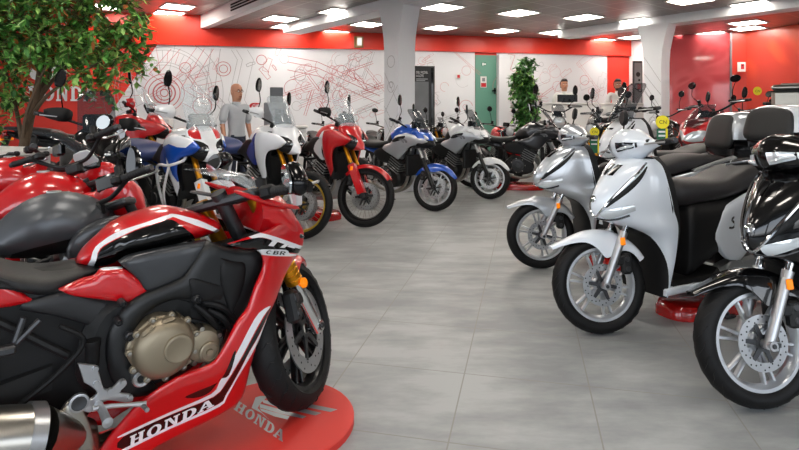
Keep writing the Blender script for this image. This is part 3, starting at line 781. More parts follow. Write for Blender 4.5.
def bars(t, S, c, w, rise, back, mirrors=True, guards=None, riser=.06, mz=.24, mo=.03, lever=ALU, mshape='oval', mback=.0, m_m=PLG, sides=(1, -1), mflip=False):
    """handlebar with grips, levers, switches, mirrors; c = clamp centre"""
    x, z = c
    hb = G(); pts = [(x-back, -w, z+rise), (x-back*.75, -w*.72, z+rise*.95), (x, -w*.3, z+.01), (x, 0, z), (x, w*.3, z+.01), (x-back*.75, w*.72, z+rise*.95), (x-back, w, z+rise)]
    hb.tube(crv(pts, 5, False), .011, n=10); hb.box((x, 0, z-riser/2), (.045, .1, riser), b=.01)
    h = hb.build('handlebar', PLA, t, S)
    for sd in (1, -1):
        a = V((x-back, sd*(w+.005), z+rise)); b = V((x-back*.78, sd*(w-.135), z+rise*.97))
        g = G(); g.tube([a, P2(a, b, .05), P2(a, b, .95), b], [.017, .0175, .0165, .02], n=12)
        for k in range(7): q = V(P2(a, b, .12 + k*.11)); g.tube([q, q + (b-a)*.03], .0183, n=12)
        g.cyl(a + V((0, sd*.022, 0)), a, .015, .018, 1); g.build('grip', [GRIP, ALUD], h, S)
        g = G(); e = b + V((0, -sd*.04, 0)); g.box(e, (.05, .05, .045), b=.012); g.box(e + V((.03, -sd*.01, .012)), (.035, .035, .03), b=.008)
        if sd == -1: g.cyl(e + V((.02, 0, .02)), e + V((.035, -sd*.01, .065)), .018, .02)
        g.build('switch_cluster', PLA, h, S)
        g = G(); g.tube([e + V((.035, 0, .0)), e + V((.075, sd*.03, -.004)), e + V((.07, sd*.12, -.006)), e + V((.055, sd*.175, -.008)), e + V((.05, sd*.185, -.008))], [.008, .008, .0065, .007, .009], n=6, flat=.6)
        g.build('lever', lever, h, S)
        if mirrors and sd in sides:
            m0 = e + V((.01, sd*.005, .02)); m1 = e + V((.06 - mback, sd*(.03+mo), mz*.55)); m2 = e + V((.03 - mback, sd*(.05+mo), mz))
            g = G(); g.tube(crv([m0, P2(m0, m1, .5), m1, m2], 4, False), .0055, n=6)
            st = len(g.v)
            ov = circ(0, 0, .062, 20, rz=.042) if mshape == 'oval' else circ(0, 0, .052, 20) if mshape == 'round' else crv([(-.075, -.02), (-.06, .03), (0, .045), (.07, .035), (.078, 0), (.04, -.04), (-.05, -.042)], 3)
            if mshape == 'blade': ov = crv([(-.035, -.06), (-.042, .0), (-.025, .06), (0, .085), (.03, .055), (.036, -.01), (.02, -.06), (0, -.07)], 3)
            g.prism([(p, q) for p, q in ov], -.014, .014, 0, .009)
            Mm = MX.Translation(m2 + V((.0, 0, .03))) @ MX.Rotation(R(90 + sd*8 + (180 if mflip else 0)), 4, 'Z') @ MX.Rotation(R(-8), 4, 'X')
            g.tr(Mm, st)
            mm = g.build('mirror', m_m, t, S)
            g = G(); g.prism([(p*.86, q*.86) for p, q in ov], .0135, .016); g.tr(Mm); 
            if sd: g.build('mirror_glass', MIRR, mm, S)
        if guards:
            g = G(); q = e + V((.06, sd*.03, .0)); rings = []
            for k in range(9):
                u = k/8; yy = -.05 + .2*u; xx = .055*math.sin(pi*min(1, u*1.15))**.8 - .03*u; hh = .05*(math.sin(pi*(.18+.72*u)))**.7
                c0 = e + V((.035+xx, sd*yy, .012)); rings.append([c0 + V((.0, 0, -hh)), c0 + V((.014, 0, -hh*.4)), c0 + V((.016, 0, hh*.5)), c0 + V((-.002, 0, hh*1.25)), c0 + V((-.008, 0, hh*1.2)), c0 + V((.006, 0, hh*.4)), c0 + V((.004, 0, -hh*.4)), c0 + V((-.006, 0, -hh))])
            g.loft(rings); g.build('hand_guard', guards, t, S)
    return h

def fender(t, c, Rf, hw, a0, a1, drop, m, S=ID, name='front_fender', n=24, th=.004, wf=None, lip=None):
    """mudguard shell over a wheel; angles measured from straight ahead, upwards"""
    g = G(); K = 11; out = []; inn = []
    for i in range(n+1):
        u = i/n; a = R(a0 + (a1-a0)*u); sx = sz = 0.0
        if lip and a < R(lip): d_ = (R(lip) - a) * Rf; a = R(lip); sx, sz = math.sin(a)*d_, -math.cos(a)*d_
        w = hw * (wf(u) if wf else 1 - .55*(2*u-1)**4); dr = drop(u) if callable(drop) else drop
        ro, ri = [], []
        for k in range(K):
            f = -1 + 2*k/(K-1); y = w * math.copysign(abs(math.sin(f*pi/2))**.9, f); r = Rf - dr * (1 - math.cos(f*pi/2))**1.5
            for q, dd in ((ro, 0), (ri, th)): q.append((c[0] + sx + (r-dd)*math.cos(a), y*(1 - dd/w*.9), c[2] + sz + (r-dd)*math.sin(a)))
        out.append(ro + ri[::-1])
    g.loft(out); return g.build(name, m, t, S)

def screen(t, pts, w0, w1, curve, m, S=ID, name='windscreen', th=.004, pinch=0.0, frame=None):
    """curved windscreen: pts side curve (x,z) bottom to top"""
    P = crv(pts, 4, False); n = len(P); g = G(); K = 11; rings = []
    for i, (x, z) in enumerate(P):
        u = i/(n-1); w = w0 + (w1-w0)*u; w *= 1 - .35*max(0, (u-.75)/.25)**2 - pinch*math.sin(pi*u)
        o = [(x - curve*(abs(-1+2*k/(K-1)))**2.2, w*(-1+2*k/(K-1)), z) for k in range(K)]
        rings.append(o + [(q[0]-th, q[1], q[2]-th*.4) for q in reversed(o)])
    g.loft(rings); return g.build(name, m, t, S)

def engine(t, x, z, big=1.0, cover=ALUD, case=ENG, twin=True, pipes=None, fins=True, muffler=None):
    g = G()
    g.prism(crv([(x-.24, z+.02), (x-.2, z-.12), (x, z-.17), (x+.2, z-.13), (x+.24, z), (x+.14, z+.1), (x-.1, z+.13)], 3), -.15, .15, 0, .03)
    st = len(g.v); g.box((0, 0, .12), (.2, .3, .26), 0, .02)
    if fins:
        for k in range(5): g.box((0, 0, .03 + k*.036), (.225, .325, .012), 1, .004)
    g.box((0, 0, .27), (.18, .32, .07), 1, .02)
    g.tr(MX.Translation(V((x+.1, 0, z+.06))) @ MX.Rotation(R(28), 4, 'Y'), st)
    e = g.build('engine', [case, ENGS if fins else case], t)
    for sd in (1, -1):
        g = G(); c = (x - .02 if sd < 0 else x + .04, 0, z - .01); r = .115*big
        g.lathe([(sd*.14, r*1.05), (sd*.165, r), (sd*.185, r*.86), (sd*.19, r*.5), (sd*.2, r*.46), (sd*.203, r*.2), (sd*.203, 0)], c=c, n=26)
        for k in range(7): a = 2*pi*k/7; g.lathe([(sd*.16, .011), (sd*.176, .009), (sd*.176, 0)], c=(c[0] + r*1.02*math.cos(a), 0, c[2] + r*1.02*math.sin(a)), m=1, n=6)
        g.build('clutch_cover' if sd < 0 else 'generator_cover', [cover, STEEL], e)
    if pipes:
        g = G()
        for k, pp in enumerate(pipes): g.tube(crv(pp, 5, False), .021, n=10)
        g.build('exhaust_pipe', STEEL, t)
    if muffler:
        a, b, r = muffler; a, b = V(a), V(b); g = G(); d = (b-a).normalized(); L = (b-a).length
        g.lathe([(0, r*.45), (.05, r*.75), (.1, r), (L-.05, r*1.05), (L-.03, r*1.08), (L, r*.95), (L, r*.5), (L-.03, r*.45), (L-.03, 0)], c=a, ax=tuple(d), n=22)
        g.build('muffler', muffler_m if False else ALUD, t)
    return e

def swingarm(t, x1, z1, rz, m=ALUD, dy=.12):
    g = G()
    for sd in (1, -1):
        g.loft([[(x1, sd*dy*.8 - .02, z1+.035), (x1, sd*dy*.8+.02, z1+.035), (x1, sd*dy*.8+.02, z1-.035), (x1, sd*dy*.8-.02, z1-.035)], [(x1*.5, sd*dy-.017, (z1+rz)/2+.04), (x1*.5, sd*dy+.017, (z1+rz)/2+.04), (x1*.5, sd*dy+.017, (z1+rz)/2-.03), (x1*.5, sd*dy-.017, (z1+rz)/2-.03)], [(-.06, sd*dy-.015, rz+.028), (-.06, sd*dy+.015, rz+.028), (-.06, sd*dy+.015, rz-.028), (-.06, sd*dy-.015, rz-.028)]])
    g.box((x1*.72, 0, (z1*.72+rz*.28)), (.05, dy*1.8, .05), b=.01)
    s = g.build('swingarm', m, t, sharp=25)
    g = G(); g.tube([(x1+.02, .085, z1+.05), (0, .085, rz+.1)], .006, n=6); g.tube([(x1+.02, .085, z1-.05), (0, .085, rz-.1)], .006, n=6)
    g.lathe([(.081, .085), (.081, .105), (.089, .105), (.089, .085)], c=(0, 0, rz), n=30, closed=True); g.build('drive_chain', STEEL, s)

def bracket_pegs(t, x, z, m=ALU, dy=.2):
    for sd in (1, -1):
        g = G(); g.prism(crv([(x-.09, z+.14), (x-.02, z+.1), (x+.06, z+.03), (x+.03, z-.02), (x-.05, z)], 2), min(sd*dy*.8, sd*(dy*.8+.012)), max(sd*dy*.8, sd*(dy*.8+.012)), b=.003)
        g.box((x+.02, sd*(dy+.05), z), (.03, .1, .018), m=1, b=.005); g.tube([(x-.02, sd*dy, z-.02), (x+.1, sd*(dy+.03), z-.03), (x+.17, sd*(dy+.04), z-.02)], .006, n=6)
        g.build('footpeg', [m, GRIP], t)
def stand(t, x, z, y=.16, lean=.1):
    g = G(); g.tube([(x, y*.8, z), (x-.06, y+lean, .02)], .012, n=8); g.box((x-.065, y+lean, .012), (.09, .04, .015), b=.004); g.build('side_stand', ALUD, t)

def rear_end(t, x0, z0, light=True, plate=True):
    if light:
        g = G(); g.xloft([(x0, z0, .05, .02, 3), (x0-.03, z0, .06, .028, 3), (x0-.05, z0-.005, .05, .02, 3)], n=14); g.build('tail_light', REDL, t)
    g = G(); g.prism([(x0+.02, z0-.02), (x0-.03, z0-.02), (x0-.13, z0-.28), (x0-.09, z0-.3)], -.035, .035, b=.006); g.build('licence_bracket', PLA, t)
    for sd in (1, -1):
        g = G(); g.tube([(x0-.03, sd*.04, z0-.06), (x0-.035, sd*.1, z0-.06)], .006, n=6); g.xloft([(x0-.01, z0-.06, .0, .0, 2), (x0-.02, z0-.06, .016, .014, 2), (x0-.06, z0-.06, .014, .012, 2)], n=8)
        g.tr(MX.Translation(V((0, sd*.11, 0))), 12); g.build('turn_signal', AMB, t)

# ================================================================== ADVENTURE BIKE (long-travel twin)
def place(px, py, hd, wb, z0=0.0, sc=1.0):
    X, Y = ground(px, py, z0); a = R(hd)
    return (X - wb*sc*math.cos(a), Y - wb*sc*math.sin(a), z0), a

def adventure(label, px, py, hd, steer, body, shroud_regions=None, seat=SEAT, rim=RIMK, guards=WHT, tank=None, guard_m=None, tall=0.0, stripe=None, lower=None, group=None, sc=1.0, xy=None, crash=None, name='adventure_motorcycle', forkm=GOLD, nose=None, upper=None, clear=CLEAR, fend=None, z0=0.0, sides=(1, -1), case=None):
    loc, a = place(px, py, hd, 1.575, z0, sc) if xy is None else ((xy[0]-1.575*sc*math.cos(R(hd)), xy[1]-1.575*sc*math.sin(R(hd)), z0), R(hd))
    t = thing(name, label, 'motorcycle', loc, a, group, sc)
    ax, az = 1.575, .345; top = (1.17, 1.07)
    S = steer_mx((ax-.055, 0, az), 28.5, steer)
    wheel(t, (ax, 0, az), .345, .09, .275, 'wire', rim, S, ((1, .155), (-1, .155)), name='front_wheel', hub=.045, tyre_n=60)
    wheel(t, (0, 0, .325), .325, .15, .235, 'wire', rim, ID, ((-1, .125),), name='rear_wheel', hub=.06)
    fork(t, (ax, az), top, .1, S, .026, .031, .46, forkm, ALUD, caliper=(1, -1), refl=(-1, 1))
    # fork guards over the lower legs
    for sd in (1, -1):
        g = G(); gx, gz = P2((ax, az), top, .02), P2((ax, az), top, .47)
        g.loft([[(q[0]+.03*k2, sd*.1 + sd*.036, q[1]+.018*k2) for k2 in (-1.1, 1.3)] + [(q[0]+.046, sd*.1 + sd*.005, q[1]+.02), (q[0]+.046, sd*.07, q[1]+.02), (q[0]+.04, sd*.07, q[1]+.016), (q[0]+.04, sd*.1, q[1]+.016)] for q in (P2((ax, az), top, .03), P2((ax, az), top, .2), P2((ax, az), top, .35), P2((ax, az), top, .46))])
        g.build('fork_guard', guard_m or body, t, S)
    fender(t, (ax, 0, az), 0.365, .058, 38, 140, .045, fend or body, S, wf=lambda u: .75 + .3*math.sin(pi*u))
    bars(t, S, (1.1, 1.17 + tall*.3), .41, .05, .1, guards=guards, mz=.27, mo=.03, mshape='blade', sides=sides)
    g = G(); g.box((1.27, 0, 1.22), (.05, .2, .13), b=.015); g.tr(MX.Translation(V((1.27, 0, 1.22))) @ MX.Rotation(R(-25), 4, 'Y') @ MX.Translation(V((-1.27, 0, -1.22))))
    d = g.build('instrument_panel', PLG, t)
    # nose, headlights, beak
    no = crv([(1.56, .87, 'c'), (1.53, .95), (1.45, 1.05), (1.37, 1.15), (1.28, 1.19, 'c'), (1.24, 1.05), (1.3, .93), (1.42, .86)], 4)
    g = G(); g.puff(no, lambda x, z: .045 + .115*sstep(1.58, 1.36, x), .07, .02, m=0, regions=[(crv([(1.5, .9), (1.5, .98), (1.42, 1.05), (1.32, 1.05), (1.3, .94), (1.42, .87)], 3), 1)] + ([(nose[0], 2)] if nose else []))
    g.build('nose_cowl', [upper or body, PLA, nose[1] if nose else body], t)
    for sd in (1, -1):
        g = G(); g.ball((1.462, sd*.066, .97), (.05, .058, .034), n=14); g.ball((1.492, sd*.06, .97), (.024, .032, .014), 1, n=10)
        g.build('headlight', [LENSD, LENS], t)
        # side shroud with its long fin
        yf = lambda x, z: .12 + .1*sstep(1.5, 1.2, x) - .06*sstep(.85, .55, z) + .01
        so = crv([(1.5, .99, 'c'), (1.4, 1.06), (1.25, 1.1), (1.12, 1.08), (1.04, 1.0, 'c'), (1.09, .93), (1.125, .82), (1.14, .7), (1.18, .55, 'c'), (1.225, .64), (1.25, .78), (1.29, .89), (1.4, .925)], 4)
        g = G(); mats = [body]; regs = []
        for poly, m in (shroud_regions or []): mats.append(m); regs.append((poly, len(mats)-1))
        g.panel(so, yf, .012, .022, .025, .06, 0, regs, sd)
        g.build('side_shroud', mats, t)
        # inner vents, dark side panel behind the shroud
        g = G(); g.panel(crv([(1.3, .95), (1.18, .98), (1.12, .8), (1.17, .6), (1.25, .62), (1.28, .8)], 3), lambda x, z: yf(x, z)-.03, .02, .03, 0, side=sd); g.build('radiator_shroud', PLA, t)
        g = G(); g.panel(crv([(1.08, 1.0, 'c'), (.85, 1.0), (.66, .9), (.6, .84, 'c'), (.8, .8), (.95, .74), (1.06, .7, 'c'), (1.1, .85)], 3), lambda x, z: .13 + .06*sstep(.65, 1.05, x), .02, .03, .02, m=0, regions=[(crv([(1.07, .98), (.98, .97), (.88, .86), (.99, .78), (1.08, .74), (1.06, .86)], 3), 1)], side=sd)
        g.build('side_panel', [PLA, lower or SIL], t)
    # tank, seat, tail
    to = crv([(1.2, 1.1, 'c'), (1.05, 1.16), (.9, 1.13), (.76, 1.02), (.68, .9, 'c'), (.9, .82), (1.15, .84, 'c')], 4)
    g = G(); g.puff(to, lambda x, z: .17 - .06*sstep(.95, .68, x), .12, .03, regions=[(crv([(1.2, .98), (.9, .97), (.7, .88), (.9, .8), (1.18, .8)], 3), 1)])
    g.build('fuel_tank', [tank or body, PLA], t)
    g = G(); g.xloft([(.78, .93, .06, .03, 2.4), (.7, .9, .1, .05, 2.6), (.5, .865, .15, .055, 3), (.3, .88, .165, .055, 3), (.22, .925, .15, .055, 3), (0, .955, .15, .05, 3), (-.17, .98, .11, .035, 2.6)], n=24); g.build('seat', seat, t)
    g = G(); g.puff(crv([(.45, .83, 'c'), (.2, .87), (-.1, .92), (-.3, .97, 'c'), (-.27, .92), (-.05, .82), (.25, .74), (.5, .73, 'c')], 3), .1, .06, .03); g.build('tail_cowl', [body if tall else PLA], t)
    g = G()
    for sd in (1, -1): g.tube(crv([(.1, sd*.15, .9), (-.05, sd*.17, .97), (-.3, sd*.15, 1.0), (-.36, sd*.06, 1.0), (-.36, 0, 1.0)], 4, False), .011, n=8)
    g.box((-.25, 0, 1.0), (.2, .2, .012), b=.004); g.build('luggage_rack', ALUD, t)
    if case:
        g = G(); g.box((-.25, 0, 1.17), (.34, .42, .3), b=.03); tc_ = g.build('top_case', case, t); g = G(); g.box((-.25, 0, 1.335), (.345, .425, .05), b=.02); g.box((-.25, 0, 1.365), (.2, .3, .016), b=.006); g.build('lid', case, tc_)
        g = G(); g.box((-.25, 0, 1.305), (.346, .426, .012)); g.build('seal_band', PLA, tc_)
    rear_end(t, -.28, .93)
    screen(t, [(1.4, 1.1), (1.35, 1.22), (1.27, 1.36), (1.2, 1.47 + tall)], .14, .13, .06, clear)
    g = G()
    for sd in (1, -1):
        g.tube([(1.15, sd*.05, 1.0), (.92, sd*.12, .75), (.62, sd*.12, .72), (.55, sd*.1, .45), (.75, sd*.1, .32), (1.05, sd*.1, .36), (1.15, sd*.07, .9)], .019, n=8)
        g.tube([(.65, sd*.1, .78), (.3, sd*.1, .84), (-.15, sd*.08, .9)], .014, n=8); g.tube([(.56, sd*.1, .55), (.1, sd*.1, .84)], .012, n=8)
    g.build('frame', ENG if tall == 0 else DECR if False else ALUD, t)
    engine(t, .8, .5, cover=ALUD, pipes=[[(1.02, -.08, .7), (1.16, -.09, .6), (1.13, -.1, .4), (.95, -.13, .33), (.6, -.15, .36), (.4, -.16, .5)], [(1.02, .06, .7), (1.15, .05, .58), (1.1, .02, .38), (.9, -.08, .31), (.6, -.13, .33)]], muffler=((.38, -.19, .52), (-.22, -.22, .76), .062))
    g = G(); g.puff(crv([(1.14, .5, 'c'), (1.12, .36), (1.0, .25), (.7, .22), (.6, .27, 'c'), (.75, .33), (1.0, .36)], 3), .16, .05, .03); g.build('skid_plate', ALU, t)
    g = G(); g.box((1.2, 0, .68), (.05, .34, .32), b=.01); g.build('radiator', ENG, t)
    if crash:
        g = G()
        for sd in (1, -1):
            g.tube(crv([(1.24, sd*.12, .92), (1.36, sd*.2, .88), (1.3, sd*.3, .84), (1.1, sd*.31, .82), (1.02, sd*.26, .62), (1.06, sd*.2, .4), (1.1, sd*.1, .34)], 4, False), .013, n=8)
            g.tube(crv([(1.3, sd*.3, .84), (1.2, sd*.3, .6), (1.08, sd*.22, .42)], 4, False), .012, n=8)
        g.build('crash_bar', crash, t)
    swingarm(t, .52, .42, .325); bracket_pegs(t, .5, .4); stand(t, .6, .35, lean=.18)
    return t


# ================================================================== CROSSOVER BIKE (17-inch wheels, beak, tall screen)
def crossover(label, px, py, hd, steer, body, side, rim=RIMS, screen_m=GLASS, group=None, sc=1.0, beak=None, fend=None, seat=SEAT, frame_m=ENG, scoop=PLA, xy=None, rim_stripe=None, cage=None, mz=.25, red_inner=None, sides=(1, -1)):
    loc, a = place(px, py, hd, 1.535, 0, sc) if xy is None else ((xy[0], xy[1], 0), R(hd))
    t = thing('crossover_motorcycle', label, 'motorcycle', loc, a, group, sc)
    ax, az = 1.535, .3; top = (1.19, .98); S = steer_mx((ax-.045, 0, az), 27, steer)
    wheel(t, (ax, 0, az), .3, .12, .222, 'swirl', rim, S, ((1, .15), (-1, .15)), ns=6, name='front_wheel', tyre_n=56, stripe=rim_stripe)
    wheel(t, (0, 0, .31), .31, .16, .222, 'swirl', rim, ID, ((-1, .12),), ns=6, name='rear_wheel')
    fork(t, (ax, az), top, .1, S, .021, .028, .52, ALU, ENG, caliper=(1, -1), refl=None)
    fender(t, (ax, 0, az), .325, .07, 28, 152, lambda u: .05 + .07*math.exp(-((u-.55)/.22)**2), fend or body, S)
    bars(t, S, (1.08, 1.06), .39, .06, .13, guards=None, mz=mz, mo=.02, mshape='blade', sides=sides)
    g = G(); g.box((1.2, 0, 1.12), (.04, .16, .09), b=.012); g.build('instrument_panel', PLG, t)
    # beak and headlight unit
    no = crv([(1.56, .86, 'c'), (1.5, .93), (1.42, 1.02), (1.33, 1.08, 'c'), (1.22, 1.06), (1.2, .92), (1.32, .82), (1.46, .82, 'c')], 4)
    g = G(); g.puff(no, lambda x, z: .03 + .12*sstep(1.58, 1.34, x), .06, .02, regions=[(crv([(1.6, .89), (1.46, .93), (1.36, .9), (1.25, .82), (1.4, .78), (1.55, .8)], 2), 1)]); g.build('nose_cowl', [beak or body, PLA], t)
    for sd in (1, -1):
        g = G(); g.puff(crv([(1.5, .945), (1.42, 1.0), (1.36, .98), (1.4, .93)], 3), .02, .02, .02, off=0); g.tr(MX.Translation(V((0, sd*.07, 0))) @ MX.Rotation(sd*-.45, 4, V((0, 0, 1))) if False else MX.Translation(V((0, sd*.072, 0)))); g.build('headlight', LENS, t)
        yf = lambda x, z: .1 + .13*sstep(1.5, 1.05, x) - .04*sstep(.75, .6, z) - .05*sstep(.9, .65, x)
        so = crv([(1.5, .91, 'c'), (1.36, .98), (1.2, 1.02, 'c'), (1.05, .98), (.94, .88, 'c'), (.8, .84), (.74, .79, 'c'), (.92, .73), (1.06, .66, 'c'), (1.16, .74), (1.25, .84), (1.38, .87)], 4)
        g = G(); g.panel(so, yf, .012, .022, .025, .06, 0, [(crv([(1.2, .985), (1.04, .95), (.99, .9), (1.06, .9), (1.18, .94)], 3), 1)], sd); sp = g.build('side_shroud', [side, scoop], t)
        g = G(); u0 = (1.2, .97) ; lay(g, wing(), lambda p, q: (1.24 - p*.13, sd*(yf(1.24 - p*.13, .9 + q*.09) + .0275), .89 + q*.1)); g.build('wing_emblem', DECG, sp)
        g = G(); g.panel(crv([(1.0, .76), (.7, .8), (.5, .74), (.6, .62), (.9, .58), (1.02, .66)], 3), .13, .02, .03, .02, side=sd); g.build('side_panel', PLA, t)
        if red_inner:
            g = G(); g.panel(crv([(1.06, .66), (.95, .7), (.8, .6), (.9, .5)], 3), .16, .01, .03, .01, side=sd); g.build('belly_panel', red_inner, t)
    to = crv([(1.24, 1.07, 'c'), (1.08, 1.13), (.93, 1.11), (.78, 1.01), (.68, .88, 'c'), (.85, .8), (1.2, .86, 'c')], 4)
    g = G(); g.puff(to, lambda x, z: .185 - .06*sstep(.95, .68, x), .12, .03, regions=[(crv([(.86, 1.0), (.7, .93), (.66, .8), (.9, .78), (.95, .86)], 3), 1)]); g.build('fuel_tank', [body, PLA], t)
    g = G(); g.xloft([(.76, .88, .07, .03, 2.4), (.6, .835, .13, .05, 2.6), (.4, .83, .155, .055, 3), (.26, .86, .15, .06, 3), (.18, .91, .14, .055, 3), (0, .94, .13, .045, 3), (-.14, .96, .1, .03, 2.6)], n=24); g.build('seat', seat, t)
    g = G(); g.puff(crv([(.5, .77, 'c'), (.2, .84), (-.1, .91), (-.28, .97, 'c'), (-.26, .93), (-.05, .82), (.25, .72), (.5, .69, 'c')], 3), .115, .06, .03); g.build('tail_cowl', [body], t)
    g = G()
    for sd in (1, -1): g.tube(crv([(.08, sd*.13, .88), (-.08, sd*.15, .95), (-.25, sd*.1, .99), (-.27, 0, .99)], 4, False), .011, n=8)
    g.build('grab_rail', ALUD, t)
    rear_end(t, -.25, .92)
    screen(t, [(1.42, 1.02), (1.35, 1.14), (1.26, 1.26), (1.19, 1.34)], .12, .12, .06, screen_m)
    g = G()
    for sd in (1, -1):
        g.tube([(1.18, sd*.05, .92), (.9, sd*.13, .74), (.55, sd*.13, .66), (.5, sd*.12, .4)], .019, n=8); g.tube([(1.16, sd*.05, .84), (1.05, sd*.12, .6), (.9, sd*.13, .45)], .016, n=8); g.tube([(.55, sd*.1, .68), (.1, sd*.1, .8), (-.1, sd*.08, .86)], .014, n=8)
    g.build('frame', frame_m, t)
    engine(t, .78, .42, cover=ALUD, pipes=[[(1.0, -.06, .6), (1.12, -.07, .5), (1.06, -.08, .3), (.85, -.12, .2), (.5, -.15, .28), (.35, -.17, .36)], [(1.0, .06, .6), (1.11, .05, .48), (1.04, .02, .28), (.82, -.08, .19), (.5, -.13, .26)]], muffler=((.36, -.19, .36), (-.18, -.22, .56), .06))
    g = G(); g.box((1.16, 0, .58), (.05, .3, .28), b=.01); g.build('radiator', ENG, t)
    if cage:
        g = G()
        for sd in (1, -1): g.tube(crv([(1.05, sd*.14, .7), (1.14, sd*.26, .62), (1.08, sd*.29, .45), (.9, sd*.24, .32), (.82, sd*.14, .3)], 4, False), .012, n=8)
        g.build('crash_bar', cage, t)
    swingarm(t, .5, .38, .31); bracket_pegs(t, .46, .36); stand(t, .55, .3)
    return t

# ================================================================== ROADSTER (naked bike; also half-faired sports variants)
def roadster(label, hd, steer, body, px=0, py=0, xy=None, head='round', seat=SEAT, rim=RIMK, accent=None, fly=None, forkm=GOLD, mirrors=True, group=None, sc=1.0, tankmat=None, gold=False, tail=None, bar=(1.0, 1.0, .37, .05, .12), mshape='round', near=False, detail=True, lens=LENS, fair=None, name='naked_motorcycle', mz=.22, rail=False, cowlm=None, sides=(1, -1), z0=0.0, tank_regions=None, lcd=None, mflip=False):
    loc, a = place(px, py, hd, 1.41, z0, sc) if xy is None else ((xy[0], xy[1], z0), R(hd))
    t = thing(name, label, 'motorcycle', loc, a, group, sc)
    ax, az = 1.41, .3; top = (1.09, .95); S = steer_mx((ax-.04, 0, az), 25, steer)
    wheel(t, (ax, 0, az), .3, .12, .222, 'cast', rim, S, ((1, .15), (-1, .15)), ns=5, name='front_wheel', tyre_n=44)
    wheel(t, (0, 0, .31), .31, .17, .222, 'cast', rim, ID, ((-1, .11),), ns=5, name='rear_wheel', tyre_n=44)
    fork(t, (ax, az), top, .105, S, .023, .03, .45, forkm, ENG, caliper=(1, -1), refl=None)
    fender(t, (ax, 0, az), .322, .068, 40, 140, lambda u: .05 + .05*math.exp(-((u-.5)/.2)**2), accent or body, S)
    bars(t, S, (bar[0], bar[1]), bar[2], bar[3], bar[4], mz=mz, mo=.03, mshape=mshape, sides=sides if mirrors else (), mirrors=mirrors, mflip=mflip)
    g = G(); g.box((1.12, 0, 1.06), (.04, .14, .08), b=.012); ip = g.build('instrument_panel', PLG, t, S)
    if lcd:
        g = G(); g.prism(crv([(-.06, -.045), (.06, -.045), (.07, 0), (.05, .05), (-.05, .05), (-.07, 0)], 2), -.006, .006, b=.003); g.tr(MX.Translation(V((1.085, 0, 1.09))) @ MX.Rotation(R(-35), 4, 'Y') @ MX.Rotation(R(90), 4, 'Z')); g.build('display', lcd, ip, S)
    if head == 'round':
        g = G(); c = (1.2, 0, .93); g.lathe([(-.09, 0), (-.085, .04), (-.05, .075), (.02, .092), (.045, .094), (.045, .086)], c=c, ax='x', n=28); g.lathe([(.044, .087), (.056, .06), (.061, .03), (.062, 0)], c=c, ax='x', m=1, n=28); g.lathe([(.03, .094), (.05, .098), (.05, .086), (.045, .086)], c=c, ax='x', m=2, n=28)
        g.build('headlight', [cowlm or PLA, lens, CHR], t, S)
    elif head == 'wedge':
        g = G(); g.puff(crv([(1.3, .86, 'c'), (1.27, .97), (1.18, 1.06), (1.1, 1.06, 'c'), (1.12, .92), (1.18, .84)], 4), lambda x, z: .05 + .07*sstep(1.32, 1.18, x), .05, .02, regions=[(crv([(1.33, .84), (1.3, .95), (1.22, .95), (1.22, .86)], 2), 1)]); g.build('headlight', [cowlm or body, lens], t, S)
    if fly: screen(t, [(1.27, 1.0), (1.22, 1.1), (1.13, 1.2)], .11, .09, .05, fly, S)
    if fair:
        fm, sm = fair
        no = crv([(1.5, .76, 'c'), (1.44, .88), (1.32, .98), (1.2, 1.02, 'c'), (1.14, .9), (1.2, .76), (1.4, .72)], 4)
        g = G(); g.puff(no, lambda x, z: .04 + .16*sstep(1.52, 1.25, x), .07, .02, regions=[(crv([(1.5, .78), (1.42, .87), (1.32, .87), (1.3, .79), (1.42, .75)], 3), 1)]); g.build('nose_cowl', [fm, LENS], t)
        for sd in (1, -1):
            g = G(); g.panel(crv([(1.38, .78, 'c'), (1.25, .92), (1.1, .93), (.98, .84), (.85, .74, 'c'), (.9, .55), (.75, .35), (.6, .26, 'c'), (.9, .22), (1.08, .32), (1.14, .52), (1.24, .68)], 4), lambda x, z: .16 + .07*sstep(1.4, 1.1, x) - .06*sstep(.5, .2, z), .01, .03, .02, side=sd, regions=[(crv([(1.2, .72), (.95, .66), (.98, .5), (1.12, .56)], 3), 1)]); g.build('side_fairing', [fm, sm], t)
        screen(t, [(1.42, .9), (1.34, 1.01), (1.24, 1.1), (1.12, 1.17)], .15, .1, .09, GLASS)
    to = crv([(1.1, .92, 'c'), (1.02, .99), (.88, 1.03), (.74, .99), (.62, .88), (.54, .79, 'c'), (.75, .74), (1.05, .76, 'c')], 4)
    g = G(); g.puff(to, lambda x, z: .165 - .075*sstep(.85, .55, x) - .02*sstep(.95, 1.1, x), .13, .028, regions=tank_regions or [(crv([(1.08, .83), (.9, .83), (.7, .78), (.76, .73), (1.06, .75)], 2), 1)]); tk = g.build('fuel_tank', [tankmat or body, PLA, DEC], t)
    g = G(); g.lathe([(0, .032), (.006, .03), (.008, 0)], c=(.86, 0, 1.026), ax='z', n=18); g.build('filler_cap', ALU, tk)
    if detail:
        for sd in (1, -1):
            g = G(); g.panel(crv([(1.22, .86, 'c'), (1.1, .92), (.95, .87), (.9, .76), (1.0, .66), (1.08, .68, 'c'), (1.16, .78)], 4), .175, .012, .03, .025, side=sd); g.build('tank_shroud', accent or body, t)
            g = G(); g.panel(crv([(.62, .8), (.4, .78), (.35, .68), (.55, .6), (.68, .66)], 3), .12, .012, .03, .02, side=sd); g.build('side_panel', PLA, t)
    g = G(); g.xloft([(.62, .82, .07, .025, 2.4), (.5, .795, .12, .045, 2.6), (.3, .79, .14, .05, 3), (.16, .83, .13, .05, 3), (.08, .87, .11, .04, 3), (-.12, .9, .09, .03, 2.6)], n=22); g.build('seat', seat, t)
